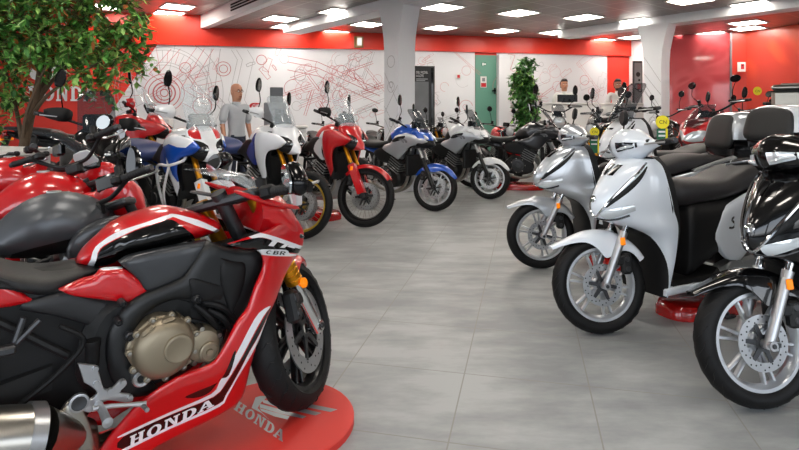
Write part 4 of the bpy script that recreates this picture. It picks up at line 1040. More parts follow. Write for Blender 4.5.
    g = G(); g.puff(crv([(.45, .74, 'c'), (.15, .79), (-.1, .86), (-.24, .92, 'c'), (-.24, .87), (-.05, .78), (.2, .68), (.45, .65, 'c')], 3), .1, .05, .03); g.build('tail_cowl', [tail or body], t)
    if rail:
        g = G()
        for sd in (1, -1): g.tube(crv([(.1, sd*.12, .84), (-.1, sd*.14, .92), (-.24, sd*.08, .95), (-.26, 0, .95)], 4, False), .011, n=8)
        g.build('grab_rail', CHR, t)
    rear_end(t, -.2, .87)
    g = G()
    for sd in (1, -1): g.tube([(1.08, sd*.05, .84), (.85, sd*.13, .68), (.52, sd*.13, .6), (.48, sd*.11, .36)], .022, n=8); g.tube([(.5, sd*.1, .62), (.1, sd*.1, .76), (-.1, sd*.08, .82)], .014, n=8)
    g.build('frame', ENG, t)
    engine(t, .74, .4, cover=BRNZ if gold else ALUD, pipes=[[(.96, y, .56), (1.08, y, .48), (1.03, y*.8-.03, .26), (.8, y*.4-.08, .17), (.5, -.12, .2)] for y in (-.1, -.03, .03, .1)], muffler=((.5, -.13, .2), (.05, -.2, .34), .06))
    g = G(); g.box((1.1, 0, .54), (.05, .3, .26), b=.01); g.build('radiator', ENG, t)
    swingarm(t, .48, .36, .31); bracket_pegs(t, .42, .36); stand(t, .5, .28)
    return t

# ================================================================== LARGE-WHEEL SCOOTER
def scooter(label, px, py, hd, steer, body, trim=CHR, group=None, sc=1.0, box=None, seat=BSEAT, near=False, screen_m=None, inset=PLA, tags=None, xy=None, emblem=True, hbm=None, mirrors=True, inner=PLA, rimm=RIMS, sides=(1, -1), lower=None, z0=0.0, boxpos=(-.3, .98), boxs=1.0, lamp=None, cover=True, low=1.0):
    loc, a = place(px, py, hd, 1.34, z0, sc) if xy is None else ((xy[0], xy[1], z0), R(hd))
    t = thing('scooter', label, 'scooter', loc, a, group, sc)
    ax, az = 1.34, .283; top = (1.06, .86); S = steer_mx((ax-.03, 0, az), 26, steer)
    wheel(t, (ax, 0, az), .283, .1, .208, 'cast', rimm, S, ((1, .12),), ns=6, name='front_wheel', near=near, tyre_n=72 if near else 56, hub=.042)
    wheel(t, (0, 0, .275), .275, .12, .2, 'cast', rimm, ID, ((-1, .11),), ns=6, name='rear_wheel', near=0, tyre_n=48)
    fork(t, (ax, az), top, .085, S, .016, .023, .5, CHR, ALU, caliper=(1,), refl=(1, -1), clamp=False)
    # front mudguard: long lip ahead, deep skirts at the fork
    fender(t, (ax, 0, az), .316, .074, 36, 152, lambda u: .018 + .12*math.exp(-((u-.56)/.2)**2) + .03*u, body, S, wf=lambda u: .4 + .62*sstep(0, .4, u), n=30, lip=70)
    # apron: lofted plan sections, convex nose
    lv = crv([(.2, 1.0, .165, .965, 3), (.33, 1.005, .187, .955, 3), (.45, 1.015, .203, .945, 2.8), (.56, 1.07, .213, .94, 2.4), (.625, 1.22, .215, .94, 1.9), (.67, 1.345, .205, .94, 1.55), (.715, 1.395, .195, .95, 1.45), (.78, 1.395, .19, .96, 1.5), (.86, 1.35, .18, .975, 1.6), (.93, 1.28, .17, .99, 1.75), (.985, 1.2, .15, 1.0, 2), (1.02, 1.12, .12, 1.02, 2.2)], 3, False)
    def surf(i, ang, off=0.0):
        z, xf, hw, xb, e = lv[i]; c, s_ = math.cos(ang), math.sin(ang)
        x = xb + (xf-xb+off)*abs(c)**(2/e); y = (hw+off)*math.copysign(abs(s_)**(2/e), s_); return (x, y, z)
    def surfz(z, ang, off=0.0):
        for i in range(len(lv)-1):
            if lv[i][0] <= z <= lv[i+1][0]:
                u = (z-lv[i][0])/(lv[i+1][0]-lv[i][0]); return P2(surf(i, ang, off), surf(i+1, ang, off), u)
        return surf(len(lv)-1, ang, off)
    g = G(); K = 37
    def thr(z): return 82 - 58*sstep(.22, .64, z)
    def angs(z):
        q = thr(z); return [-90 + (90-q)*k/8 for k in range(8)] + [-q + 2*q*k/20 for k in range(21)] + [q + (90-q)*k/8 for k in range(1, 9)]
    g.loft([[surf(i, R(a_)) for a_ in angs(lv[i][0])] for i in range(len(lv))])
    for q_ in range((len(lv)-1)*K):
        i_, k_ = divmod(q_, K)
        if lv[i_+1][0] < .64 and 8 <= k_ < 28: g.m[q_] = 1
    apron = g.build('leg_shield', [body, PLA], t)
    g = G()
    ci = [(.24, .96, .135), (.4, .945, .165), (.6, .925, .19), (.8, .945, .18), (.95, .97, .15), (1.03, 1.0, .1)]
    g.loft([[(x-.035, -w, z), (x+.03, -w-.008, z), (x+.03, w+.008, z), (x-.035, w, z), (x-.06, w*.4, z), (x-.06, -w*.4, z)] for z, x, w in crv(ci, 3, False)]); g.build('inner_shield', inner, t)
    # chrome V from the neck to the nose, clear lamp wedges, black louvre, badge
    for sd in (1, -1):
        g = G(); pts = [surfz(z, R(sd*a), .004) for z, a in ((1.0, 58), (.95, 50), (.88, 40), (.8, 30), (.73, 20), (.69, 8), (.685, 0))]
        g.tube(crv(pts, 4, False), [.007]*25, n=6, flat=1); g.build('chrome_trim', trim, apron)
        g = G(); rows = []
        for u in range(7):
            aa = 16 + 34*u/6; zt = .715 + .05*u/6; zb = .668 + .06*(u/6)**1.4; rows.append([surfz(zb + (zt-zb)*k/4, R(sd*aa), .005 + .006*math.sin(pi*k/4)) for k in range(5)])
        g.loft(rows, closed=False); g.build('signal_lamp', LENS, apron)
        g = G(); rows = []
        for u in range(5 if cover else 2):
            zz = .925 + .06*u/4; rows.append([surfz(zz, R(sd*(3 + 13*k/4)), .004) for k in range(5)])
        g.loft(rows, closed=False); g.build('louvre', PLG, apron)
        g = G(); rows = []
        for u in range(9):
            zz = .745 + .235*u/8; a0 = (22, 31, 41, 51, 60)[min(4, u//2)] if False else 23 + 36*(u/8); wd = 2 + 6*math.sin(pi*min(1, u/8*.92 + .06)); rows.append([surfz(zz, R(sd*(a0 + wd*k/4)), .003 + .003*math.sin(pi*k/4)) for k in range(5)])
        g.loft(rows, closed=False); g.build('recess_strip', inset, apron)
        if not cover:
            g = G(); rows = []
            for u in range(8):
                zz = .8 + .11*u/7; rows.append([surfz(zz, R(sd*(38 + 26*k/6 + 10*(u/7))), .006 + .006*math.sin(pi*k/6)) for k in range(7)])
            g.loft(rows, closed=False); g.build('dark_lens', LENSD, apron)
        g = G(); g.tube(crv([surfz(z, R(sd*a), .004) for z, a in ((.672, 0), (.668, 14), (.676, 30), (.7, 44))], 4, False), [.006]*13, n=6); g.build('lower_lip', PLG, apron)
    g = G(); g.lathe([(0, .022), (.006, .018), (.008, 0)], c=surfz(.79, 0, .002), ax=(1, 0, .35), n=18); g.build('round_badge', trim, apron)
    # handlebar cover with headlamp
    hb = G(); st = []
    rings = []
    for y, x, z, rx, rz in ((-.24, 1.005, 1.085, .014, .014), (-.19, 1.02, 1.085, .032, .03), (-.14, 1.03, 1.09, .06, .055), (-.08, 1.05, 1.095, .1, .09), (0, 1.06, 1.1, .118, .102), (.08, 1.05, 1.095, .1, .09), (.14, 1.03, 1.09, .06, .055), (.19, 1.02, 1.085, .032, .03), (.24, 1.005, 1.085, .014, .014)):
        rings.append([(x + rx*math.cos(2*pi*k/18), y, z + rz*math.sin(2*pi*k/18)) for k in range(18)])
    rr2 = []
    for i in range(len(rings)-1):
        for j in range(3): rr2.append([P2(p, q, sstep(0, 1, j/3)) for p, q in zip(rings[i], rings[i+1])])
    rr2.append(rings[-1]); hb.loft(rr2) if cover else hb.box((1.05, 0, 1.06), (.08, .2, .06), b=.02); hc = hb.build('handlebar_cover', hbm or body, t, S)
    def hsurf(y, a, off):
        q = [(0, 1.06, 1.1, .118, .102), (.08, 1.05, 1.095, .1, .09), (.14, 1.03, 1.09, .06, .055), (.19, 1.02, 1.085, .032, .03)]
        for (y0, *A), (y1, *B) in zip(q, q[1:]):
            if abs(y) <= y1: x, z, rx, rz = P2(A, B, sstep(0, 1, (abs(y)-y0)/(y1-y0))); break
        return (x + (rx+off)*math.cos(a), y, z + (rz+off)*math.sin(a))
    for sd in ((1, -1) if cover else ()):
        g = G(); rows = []
        for u in range(8):
            yy = .035 + .11*u/7; rows.append([hsurf(sd*yy, R(-26 + 9*u/7 + (34 - 6*u/7)*k/5), .004) for k in range(6)])
        g.loft(rows, closed=False); hl = g.build('headlight', lamp or LENSD, hc, S)
        g = G(); g.tube([hsurf(sd*(.045 + .085*u/5), R(-16 + 9*u/5), .009) for u in range(6)], [.004, .007, .009, .009, .008, .004], n=6); g.build('running_light', LENS, hc, S)
    bars(t, S, (1.03, 1.07), .36, .02, .03, mirrors=mirrors, mz=.17, mo=-.06, mshape='round', riser=.1, mback=.06, sides=sides, m_m=PLA)
    if screen_m: screen(t, [(1.24, 1.0), (1.18, 1.12), (1.08, 1.26), (1.0, 1.35)], .15, .11, .08, screen_m)
    # floor, tunnel, lower trim
    g = G(); g.prism(crv([(.93, .215, 'c'), (.93, .3, 'c'), (.88, .285), (.55, .285, 'c'), (.5, .32, 'c'), (.42, .2, 'c'), (.7, .17)], 3), -.17, .17, b=.02); fl = g.build('floorboard', inner, t)
    for sd in (1, -1):
        g = G(); g.panel(crv([(1.0, .215, 'c'), (.97, .26), (.7, .258), (.5, .275), (.38, .32, 'c'), (.36, .28), (.5, .23), (.7, .218)], 3), .18, .02, .03, .012, .03, side=sd); g.build('lower_trim', lower or body, fl)
    # body under the seat: dark front face, coloured flanks
    bst = [(.74, .45, .13, .15, 4), (.7, .5, .15, .24, 3.4), (.5, .56, .165, .2, 3), (.2, .62, .17, .15, 2.8), (0, .68, .165, .11, 2.6), (-.2, .74, .14, .08, 2.4), (-.36, .79, .09, .045, 2.2), (-.42, .81, .05, .02, 2)]
    g = G(); g.xloft(bst, n=28); g.build('rear_body', inner, t)
    for sd in (1, -1):
        yf = lambda x, z: .155 + .02*sstep(.5, .3, x) - .075*sstep(-.05, -.42, x) + .0
        po = crv([(.56, .52, 'c'), (.46, .67), (.3, .755), (.1, .805), (-.15, .855), (-.42, .885, 'c'), (-.36, .76), (-.15, .68), (.05, .58), (.2, .44), (.34, .34, 'c'), (.44, .38)], 4)
        g = G(); g.panel(po, yf, .02, .025, .018, .05, 0, side=sd); pn = g.build('side_panel', body, t)
        if emblem:
            g = G(); lay(g, [[(p, q) for p, q in pl] for pl in EMB], lambda p, q: (.4 + (p-.5)*.1*(1 if sd < 0 else -1), sd*(yf(.4, .6)+.0195), .56 + q*.075)); g.build('script_emblem', DECB, pn)
    g = G(); g.xloft([(.81, .79, .06, .05, 2.5), (.76, .79, .12, .085, 2.8), (.6, .795, .145, .08, 3), (.4, .8, .155, .07, 3), (.26, .83, .155, .08, 3), (.12, .865, .15, .08, 3), (-.1, .88, .13, .06, 2.8), (-.28, .88, .1, .035, 2.6)], n=26); g.build('seat', seat, t)
    g = G()
    for sd in (1, -1): g.tube(crv([(.1, sd*.165, .81), (-.1, sd*.18, .88), (-.3, sd*.16, .93), (-.42, sd*.08, .94)], 4, False), [.017]*13, n=8)
    g.box((-.34, 0, .93), (.16, .24, .025), b=.006); g.build('grab_rail', SIL if box is None else ALU, t)
    rear_end(t, -.4, .76)
    g = G(); g.prism(crv([(.5, .3), (.45, .2), (.2, .17), (-.04, .2), (-.09, .28), (-.02, .35), (.25, .36)], 4), .07, .17, b=.02); g.lathe([(.17, .085), (.185, .075), (.188, 0)], c=(.0, 0, .275), n=22); g.lathe([(.17, .1), (.18, .09), (.183, 0)], c=(.36, 0, .27), n=22); g.build('transmission_case', ENGS, t)
    for sd in (1, -1):
        g = G(); g.cyl((-.03, sd*.13, .3), (-.12, sd*.13, .62), .012, m=0)
        for k in range(9): c = P2((-.045, sd*.13, .36), (-.105, sd*.13, .57), k/8); g.lathe([(-.008, .026), (0, .031), (.008, .026)], c=c, ax=(-.27, 0, .96), m=1, n=12)
        g.build('shock_absorber', [ALUD, STEEL], t)
    g = G(); g.tube([(.3, -.13, .3), (.1, -.16, .27), (-.3, -.19, .36)], [.02, .055, .05], n=14); g.build('muffler', ALUD, t)
    fender(t, (0, 0, .275), .31, .07, 60, 190, .04, PLA, ID, name='rear_fender')
    stand(t, .5, .2, .1, .08)
    if box:
        lid, pad = box; bx, bz = boxpos; k = boxs
        g = G(); g.prism([(-.26, .92), (-.42, .92), (bx - .12, bz - .15*k), (bx + .12, bz - .15*k)], -.08, .08, b=.01); g.build('box_bracket', PLA, t)
        g = G(); g.xloft([(x, bz - .075*k, w*k, .075*k, 4) for x, w in ((bx+.21*k, .15), (bx+.19*k, .17), (bx, .205), (bx-.17*k, .19), (bx-.21*k, .15))], n=28); tb = g.build('top_box', PLG, t)
        g = G(); rings = []
        for x, w, h in crv([(bx+.22*k, .13, .02), (bx+.205*k, .165, .13), (bx+.15*k, .19, .19), (bx, .21, .2), (bx-.14*k, .195, .16), (bx-.2*k, .16, .08), (bx-.225*k, .12, .02)], 3, False):
            ro = []
            for q in range(24):
                an = pi*q/23; ro.append((x, w*k*math.copysign(abs(math.cos(an))**.55, math.cos(an)), bz + h*k*abs(math.sin(an))**.6))
            rings.append(ro)
        g.loft(rings); g.build('lid', lid, tb)
        g = G(); po = crv([(-.16*k, -.12*k), (-.175*k, .0), (-.14*k, .1*k), (0, .125*k), (.14*k, .1*k), (.175*k, 0), (.16*k, -.12*k), (0, -.132*k)], 4)
        g.puff([(p*(.82 if k > 1.1 else 1), q) for p, q in po], .03, .05, .03); g.tr(MX.Translation(V((bx + .2*k, 0, bz + .06*k))) @ MX.Rotation(R(-14), 4, 'Y') @ MX.Rotation(R(90), 4, 'Z'))
        if pad: g.build('backrest_pad', pad, tb)
    if low != 1.0:
        for ch in t.children:
            if ch.name.split('.')[0] in ('seat', 'rear_body', 'side_panel', 'grab_rail', 'tail_light', 'licence_bracket', 'turn_signal'): ch.scale = (1, 1, low)
    return t
EMB = [_r(0, .0, .1, .1)]
def _emb():
    P = [(.92, .86), (.72, 1.0), (.45, .92), (.4, .72), (.62, .5), (.66, .28), (.42, .1), (.1, .16)]
    c = crv(P, 4, False); out = []
    for i in range(len(c)-1):
        (x0, y0), (x1, y1) = c[i], c[i+1]; d = math.hypot(x1-x0, y1-y0); nx, ny = -(y1-y0)/d, (x1-x0)/d; w = .09
        out.append([(x0-nx*w, y0-ny*w), (x1-nx*w, y1-ny*w), (x1+nx*w, y1+ny*w), (x0+nx*w, y0+ny*w)])
    return out
EMB = _emb()

# ================================================================== FOREGROUND SPORTS BIKE
class Frame:
    """local coordinates of a vehicle; T() reads where a sight line meets a vertical surface y = f(x, z) of it"""
    def __init__(s, px, py, hd, wb, z0, sc):
        s.a = R(hd); s.c, s.s = math.cos(s.a), math.sin(s.a); X, Y = ground(px, py, z0)
        s.sc = sc; s.z0 = z0; s.o = (X - wb*sc*s.c, Y - wb*sc*s.s)
    def at(s, px, py, yl):
        yl *= s.sc; rx = (px - CX) / FPX; lx, ly = -s.s, s.c
        t = (yl + s.o[0]*lx + s.o[1]*ly) / (rx*lx + ly); X, Y = t*rx, t
        return (((X - s.o[0])*s.c + (Y - s.o[1])*s.s) / s.sc, (EYE - (py - HY)*t/FPX - s.z0) / s.sc)
    def T(s, px, py, yf):
        y = -.2
        for _ in range(8):
            x, z = s.at(px, py, y); y = -(yf(x, z) if callable(yf) else yf)
        return (x, z)
HF = Frame(294, 403, 38, 1.405, .03, 1.08)
def tr(pts, yf):
    return [HF.T(p[0], p[1], yf) + (('c',) if p[-1] == 'c' else ()) for p in pts]

def sportbike():
    t = thing('sports_motorcycle', 'red black and white sports motorcycle in the left foreground on a red platform', 'motorcycle', (HF.o[0], HF.o[1], HF.z0), HF.a, None, HF.sc)
    ax, az = 1.405, .29; top = (1.105, .86); S = steer_mx((ax-.01, 0, az), 23.5, 42)
    fw = wheel(t, (ax, 0, az), .29, .116, .222, 'cast', RIMK, S, ((1, .165), (-1, .165)), ns=6, name='front_wheel', tyre_n=96, twin=True, near=-1)
    wheel(t, (0, 0, .32), .32, .19, .222, 'cast', RIMK, ID, ((-1, .11),), ns=5, name='rear_wheel', tyre_n=80)
    fork(t, (ax, az), top, .105, S, .029, .026, .38, GOLD, CHR, caliper=(1, -1), refl=None)
    for sd in (1, -1):
        g = G(); q = P2((ax, az), top, .4); m = S
        for k in range(4): c = P2((ax, sd*.105, az), (top[0], sd*.105, top[1]), .36 + k*.035); g.lathe([(-.012, .03), (-.008, .034), (.008, .034), (.012, .03)], c=c, ax=(-.42, 0, .9), n=16)
        g.build('fork_collar', GOLD, t, S)
        g = G(); q = P2((ax, az), top, .33); g.lathe([(sd*.0, .02), (sd*.012, .019), (sd*.016, .014), (sd*.016, 0)], c=(q[0]-.01, sd*.138, q[1]), n=16); g.build('amber_reflector', AMB, t, S)
    fender(t, (ax, 0, az), .306, .066, 50, 120, lambda u: .03 + .1*math.exp(-((u-.6)/.2)**2), RED, S, n=28)
    # ---- fairings (right side as seen; mirrored to the left)
    yF = lambda x, z: .205 + .045*sstep(1.3, 1.0, x) - .12*sstep(1.15, 1.45, x) - .09*sstep(.42, .12, z)
    main = crv(tr([(228, 244, 'c'), (256, 235), (280, 224), (295, 215.5, 'c'), (303, 228), (304, 238), (301.5, 249), (288, 270), (276, 300), (266, 322), (254, 355), (245, 392), (237, 404, 'c'), (210, 420), (158, 446), (122, 470), (92, 470, 'c'), (104, 445), (120, 425), (143, 401), (177, 378), (210, 365), (222, 352), (237, 323), (248, 308), (256, 286), (264, 266), (262, 254), (256, 250, 'c'), (240, 249)], yF), 3)
    q = lambda pts: crv(tr(pts, yF), 3)
    wA = q([(270, 305), (262, 316), (250, 338), (237, 362), (226, 380), (213, 395), (170, 413), (123, 434.5), (122, 432.6), (168, 411.2), (210.5, 392.6), (219, 380), (230, 362), (244, 336), (258, 312)])
    bB = q([(270, 307), (259.5, 331), (248, 351), (238.5, 369.5), (224.5, 394), (217.5, 402.6), (170, 424), (122, 447), (123, 435), (170, 413.5), (213, 395.7), (226.5, 380.7), (238, 362), (251, 338), (263, 316.5)])
    wC = q([(267, 317.5), (260.2, 335.5), (240.6, 370.2), (226.3, 395.3), (218.6, 405.3), (170, 427), (122, 450.5), (122, 447.6), (170, 424.6), (217.6, 403), (224.7, 394.3), (238.8, 369.7), (248.3, 351.3), (259.8, 331.5)])
    gap = q([(184, 396), (196, 390), (215, 382), (224, 372), (232, 353), (235, 351), (228, 374), (219, 378), (210, 390), (198, 396)])
    w1 = q([(250, 235.5), (262, 233), (280, 238), (298, 244.5), (303.5, 246), (303, 249), (292, 246.5), (276, 241), (262, 237), (252, 238)])
    b1 = q([(228, 245), (250, 238.6), (262, 237.4), (276, 241.4), (303, 249.3), (301.5, 253.5), (288, 252), (262, 250.5), (240, 249)])
    w2 = q([(255, 253), (262, 248.8), (285, 249.3), (289, 253), (301, 253.6), (300, 256), (262, 254.8)])
    hx = HF.T(228, 244, yF)
    for sd in (-1, 1):
        g = G(); rg = [(bB, 1), (wA, 2), (wC, 2), (gap, 1), (b1, 1), (w1, 2), (w2, 2)] if sd < 0 else [(bB, 1), (wA, 2), (b1, 1), (w1, 2)]
        g.panel(main, yF, .008, .016, .012, .03, 0, rg, sd)
        f = g.build('side_fairing', [RED, BLK, WHT], t, sharp=50)
        if sd < 0:
            # lettering along the black band
            A, B, C = (127.5, 446), (213, 404.3), (129, 436)
            w, ps = word('HONDA', .06); g = G()
            def pos(u, v):
                pu = u / w; hgt = 11.2 - 2.6*pu
                px = A[0] + (B[0]-A[0])*pu + 1.2*v; py = A[1] + (B[1]-A[1])*pu - hgt*v
                x, z = HF.T(px, py, yF); return (x, -(yF(x, z) + .0138), z)
            lay(g, ps, pos); g.build('lettering', DEC, f)
            g = G(); w3, ps = word('CBR', .08)
            def pos2(u, v):
                px = 264 + 20*u/w3 + v*1.5; py = 253.2 + 1.2*u/w3 - 3.6*v; x, z = HF.T(px, py, yF); return (x, -(yF(x, z) + .0138), z)
            lay(g, ps, pos2); g.build('lettering', DECB, f)
            g = G()
            def pos3(u, v):
                px = 267 + 26*u + 2*v; py = 245 + 4*u - 6*v; x, z = HF.T(px, py, yF); return (x, -(yF(x, z) + .0138), z)
            lay(g, [[(0, .0), (.2, .0), (.3, .8), (.1, .9)], [(.05, .9), (.5, .75), (.55, .95), (.1, 1.1)], [(.45, 0), (.62, .05), (.75, .7), (.6, .75)], [(.7, .3), (1, .2), (1, .4), (.75, .5)]], pos3); g.build('graphic', DEC, f)
    # nose: upper cowl between the side fairings, lamps, bubble screen
    st = [(1.19, .80, .19, .09, 2.6), (1.28, .775, .17, .105, 2.4), (1.34, .735, .14, .1, 2.2), (1.39, .7, .09, .07, 2), (1.42, .68, .035, .03, 2)]
    g = G(); K = 24; rings = []
    for x, zc, hw, hh, e in crv(st, 4, False):
        rings.append([(x, hw*math.copysign(abs(math.cos(pi*k/(K-1)))**(2/e), math.cos(pi*k/(K-1))), zc + hh*(math.sin(pi*k/(K-1)))**(2/e)) for k in range(K)] + [(x, -hw*.8, zc - hh*.6), (x, hw*.8, zc - hh*.6)])
    g.loft(rings); g.build('nose_cowl', RED, t)
    for sd in (1, -1):
        g = G(); g.puff(crv([(1.4, .69), (1.35, .73), (1.29, .74), (1.33, .69)], 3), .02, .02, .02); g.tr(MX.Translation(V((0, sd*.1, 0)))); g.build('headlight', LENSD, t)
    screen(t, [(1.33, .845), (1.27, .9), (1.2, .94), (1.11, .965)], .16, .12, .11, CLEAR, th=.003)
    g = G()
    for sd in (1, -1): g.tube(crv([(1.36, sd*.13, .81), (1.26, sd*.168, .84), (1.17, sd*.17, .87), (1.1, sd*.15, .9)], 4, False), [.004, .008, .009, .009, .01, .011, .011, .011, .01, .009, .008, .006, .004], n=8)
    g.build('screen_edge', RED, t)
    g = G(); g.box((0, 0, 0), (.03, .17, .1), b=.012); g.tr(MX.Translation(V((1.2, 0, .9))) @ MX.Rotation(R(-35), 4, 'Y')); g.build('instrument_panel', PLG, t)
    # ---- tank with striped flanks
    yT = lambda x, z: .15 - .05*sstep(.82, .64, x) - .03*sstep(1.05, 1.2, x)
    tk = crv([HF.T(p[0], p[1], p[2]) + (('c',) if p[-1] == 'c' else ()) for p in [(82, 270, .12, 'c'), (88, 254, .08), (101, 238, .05), (115, 224, .03), (133, 215, .02), (157, 207.5, .02), (172, 206.5, .02), (192, 211, .03), (214, 218.5, .04), (225, 226, .06, 'c'), (221, 236, .1), (207, 243, .13), (180, 252, .14), (160, 258, .14), (131, 264, .14), (118, 272, .13, 'c'), (100, 274, .13)]], 3)
    def yTs(x, z):
        tt = min(1, float(dist(tk, np.array([x]), np.array([z]))[0]) / .1) if inside(tk, np.array([x]), np.array([z]))[0] else 0
        return .02 + (yT(x, z) - .02) * math.sqrt(max(0, 1 - (1-tt)**2))
    qs = lambda pts: crv(tr(pts, yTs), 3)
    sA = qs([(86, 270), (93, 252), (104, 240), (122, 230), (150, 221), (168, 215), (175, 216), (160, 221.5), (135, 230), (110, 242), (98, 253), (91.5, 270)])
    sB = qs([(169, 214.7), (177, 214.2), (200, 220.5), (218, 229), (222, 232), (219, 235.5), (214, 231.5), (195, 225), (177, 218)])
    sK = qs([(92.5, 270), (98.5, 254), (110, 243), (135, 231), (160, 222.6), (172, 219.5), (186, 229), (195, 237), (192, 243), (160, 251), (131, 258.4), (118, 267), (105, 271)])
    g = G(); g.puff(tk, lambda x, z: yT(x, z), .1, .016, .02, 0, [(sK, 1), (sA, 2), (sB, 2)]); tank = g.build('fuel_tank', [RED, BLK, WHT], t, sharp=60)
    g = G(); g.lathe([(0, .045), (.006, .043), (.01, .03), (.01, 0)], c=(1.04, 0, .875), ax=(.25, 0, 1), n=24); g.build('filler_cap', ALUD, tank)
    # knee panels, frame, inner fairing, tail
    yK = lambda x, z: .15
    for sd in (-1, 1):
        g = G(); g.panel(crv(tr([(120, 263, 'c'), (131, 256.5), (160, 249.5), (209, 240.5, 'c'), (203, 255), (188, 272), (179, 280), (149, 291.5), (138, 279, 'c')], yK), 4), yK, .03, .02, .014, .03, 0, side=sd); g.build('knee_panel', MGRY, t)
        yR = lambda x, z: .165 - .03*sstep(.9, .6, z)
        fr = crv(tr([(208, 241, 'c'), (226, 247), (240, 250), (258, 251), (266, 262), (256, 288), (247, 310), (236, 326), (226, 316), (206, 304), (182, 300), (160, 306), (143, 320), (134, 340), (136, 362), (150, 380), (160, 392), (140, 398), (122, 396), (111, 378), (107, 352), (112, 328), (128, 306), (145, 294), (179, 280), (190, 270)], .17), 3)
        g = G(); g.panel(fr, .16, .012, .02, .018, .035, 0, side=sd); g.tr(MX.Translation(V((0, 0, -.09 if sd > 0 else 0)))); fm = g.build('frame', mat('satin_black_frame', '#1a1b1c', .4, .2), t)
        g = G(); g.panel(crv(tr([(221, 258, 'c'), (236, 262), (246, 264), (246, 280), (240, 300), (232, 316), (228, 306), (222, 285)], .185), 3), .178, .02, .02, .014, .03, 0, side=sd); g.build('air_duct_panel', PLA, fm)
        g = G(); g.panel(crv(tr([(190, 281, 'c'), (196, 279), (224, 287, 'c'), (222, 300), (194, 301, 'c')], .185), 2), .182, .01, .02, .005, .02, 0, side=sd); g.build('frame_cover', PLA, fm)
        for px, py, r in ((130, 336, .014), (197, 299, .013), (123, 303.5, .011), (119, 322, .011)):
            x, z = HF.T(px, py, .19); g = G(); g.lathe([(sd*.165, r), (sd*.2, r), (sd*.205, r*.7), (sd*.2, r*.5), (sd*.2, 0)], c=(x, 0, z), m=[0, 0, 0, 1], n=14); g.build('bolt', [ALUD, HOLE], fm)
        yS = lambda x, z: .16 - .06*sstep(.62, .3, x)
        g = G(); g.panel(crv(tr([(60, 291, 'c'), (82, 281), (96, 277), (104, 270), (124, 268.5, 'c'), (138, 278), (149, 290), (142, 299.5, 'c'), (128, 303), (99, 300), (75, 297)], .155), 4), .145, .02, .016, .014, .03, 0, regions=[(crv(tr([(86, 268), (124, 265.5), (126, 268.6), (104, 270.8)], .155), 2), 1)], side=sd); g.build('seat_side_cowl', [RED, WHT], t)
        g = G(); g.panel(crv(tr([(24, 304, 'c'), (70, 293), (100, 301), (128, 304), (140, 301, 'c'), (130, 315), (112, 338), (96, 330), (60, 319), (20, 312, 'c')], .14), 4), .12, .03, .02, .012, .03, side=sd); g.build('subframe_cover', DGR, t)
        g = G(); g.panel(crv([HF.T(35, 302, .13) + ('c',), HF.T(0, 281, .13), HF.T(-60, 262, .1), (.02, .93), (-.2, .98, 'c'), (-.18, .93), (.0, .84), HF.T(-60, 305, .1), HF.T(0, 309, .13)], 4), lambda x, z: .12 - .07*sstep(.3, -.2, x), .02, .02, .012, .03, side=sd); g.build('tail_cowl', RED, t)
    st = []
    for px, a_, b_, hw in ((104, 271, 273.5, .07), (97, 269, 278, .085), (85, 269, 284.5, .1), (70, 271.5, 291, .115), (47, 275, 298.5, .13), (20, 273.5, 294, .135), (0, 269.5, 285, .135), (-40, 260, 274, .13)):
        p0, p1 = HF.T(px, a_, .08), HF.T(px, b_, .125); st.append((p1[0], (p0[1]+p1[1])/2, hw, abs(p0[1]-p1[1])/2 + .004, 2.8))
    g = G(); g.xloft(st, n=28); g.build('seat', SEAT, t)
    g = G(); g.puff(crv([(.3, .83), (.1, .93), (-.15, .98, 'c'), (-.12, .92), (.15, .84), (.3, .78)], 3), .11, .05, .025); g.build('pillion_seat', SEAT, t)
    rear_end(t, -.17, .93)
    # ---- engine: bronze clutch cover and smaller pulse cover
    g = G(); g.prism(crv([(.62, .42), (.66, .32), (.8, .27), (1.0, .33), (1.08, .45), (1.02, .58), (.85, .62), (.68, .58)], 4), -.15, .15, b=.03)
    st = len(g.v); g.box((0, 0, 0), (.22, .3, .22), b=.03)
    for k in range(3): g.box((0, 0, -.08 + k*.06), (.23, .31, .016), b=.004)
    g.tr(MX.Translation(V((1.0, 0, .55))) @ MX.Rotation(R(25), 4, 'Y'), st); en = g.build('engine', ENG, t)
    cx, cz = HF.T(167, 350.5, .23); rr = .098
    g = G(); c = (cx, 0, cz)
    out = [(cx + rr*(1.02 + .07*math.cos(2*a+.6) + .035*math.sin(5*a))*math.cos(a), cz + rr*(1.0 + .05*math.cos(3*a))*math.sin(a)) for a in [2*pi*k/40 for k in range(40)]]
    g.prism(out, -.2, -.14, b=.006)
    g.lathe([(-.198, rr*.96), (-.215, rr*.93), (-.232, rr*.82), (-.24, rr*.62), (-.243, rr*.3), (-.244, 0)], c=c, n=44)
    x2, z2 = HF.T(179, 349, .245); g.lathe([(-.238, .045), (-.25, .043), (-.252, .038), (-.2515, .036), (-.2515, .0)], c=(x2, 0, z2), n=32)
    for k in range(11):
        a = 2*pi*k/11 + .2; bx, bz = cx + rr*1.03*math.cos(a), cz + rr*1.0*math.sin(a)
        g.lathe([(-.195, .012), (-.206, .011), (-.207, .0065), (-.213, .006), (-.214, 0)], c=(bx, 0, bz), m=[0, 0, 1, 1], n=10)
    for u, v, lx, lz, an in ((-.05, .07, .05, .018, 35), (.01, .088, .045, .016, 10)):
        st = len(g.v); g.box((0, 0, 0), (lx, .05, lz), b=.008); g.tr(MX.Translation(V((cx+u, -.205, cz+v))) @ MX.Rotation(R(-an), 4, 'Y'), st)
    g.build('clutch_cover', [BRNZ, STEEL], en)
    x3, z3 = HF.T(206, 348, .22); g = G(); g.lathe([(-.15, .06), (-.19, .058), (-.205, .05), (-.21, .035), (-.212, 0)], c=(x3, 0, z3), n=30)
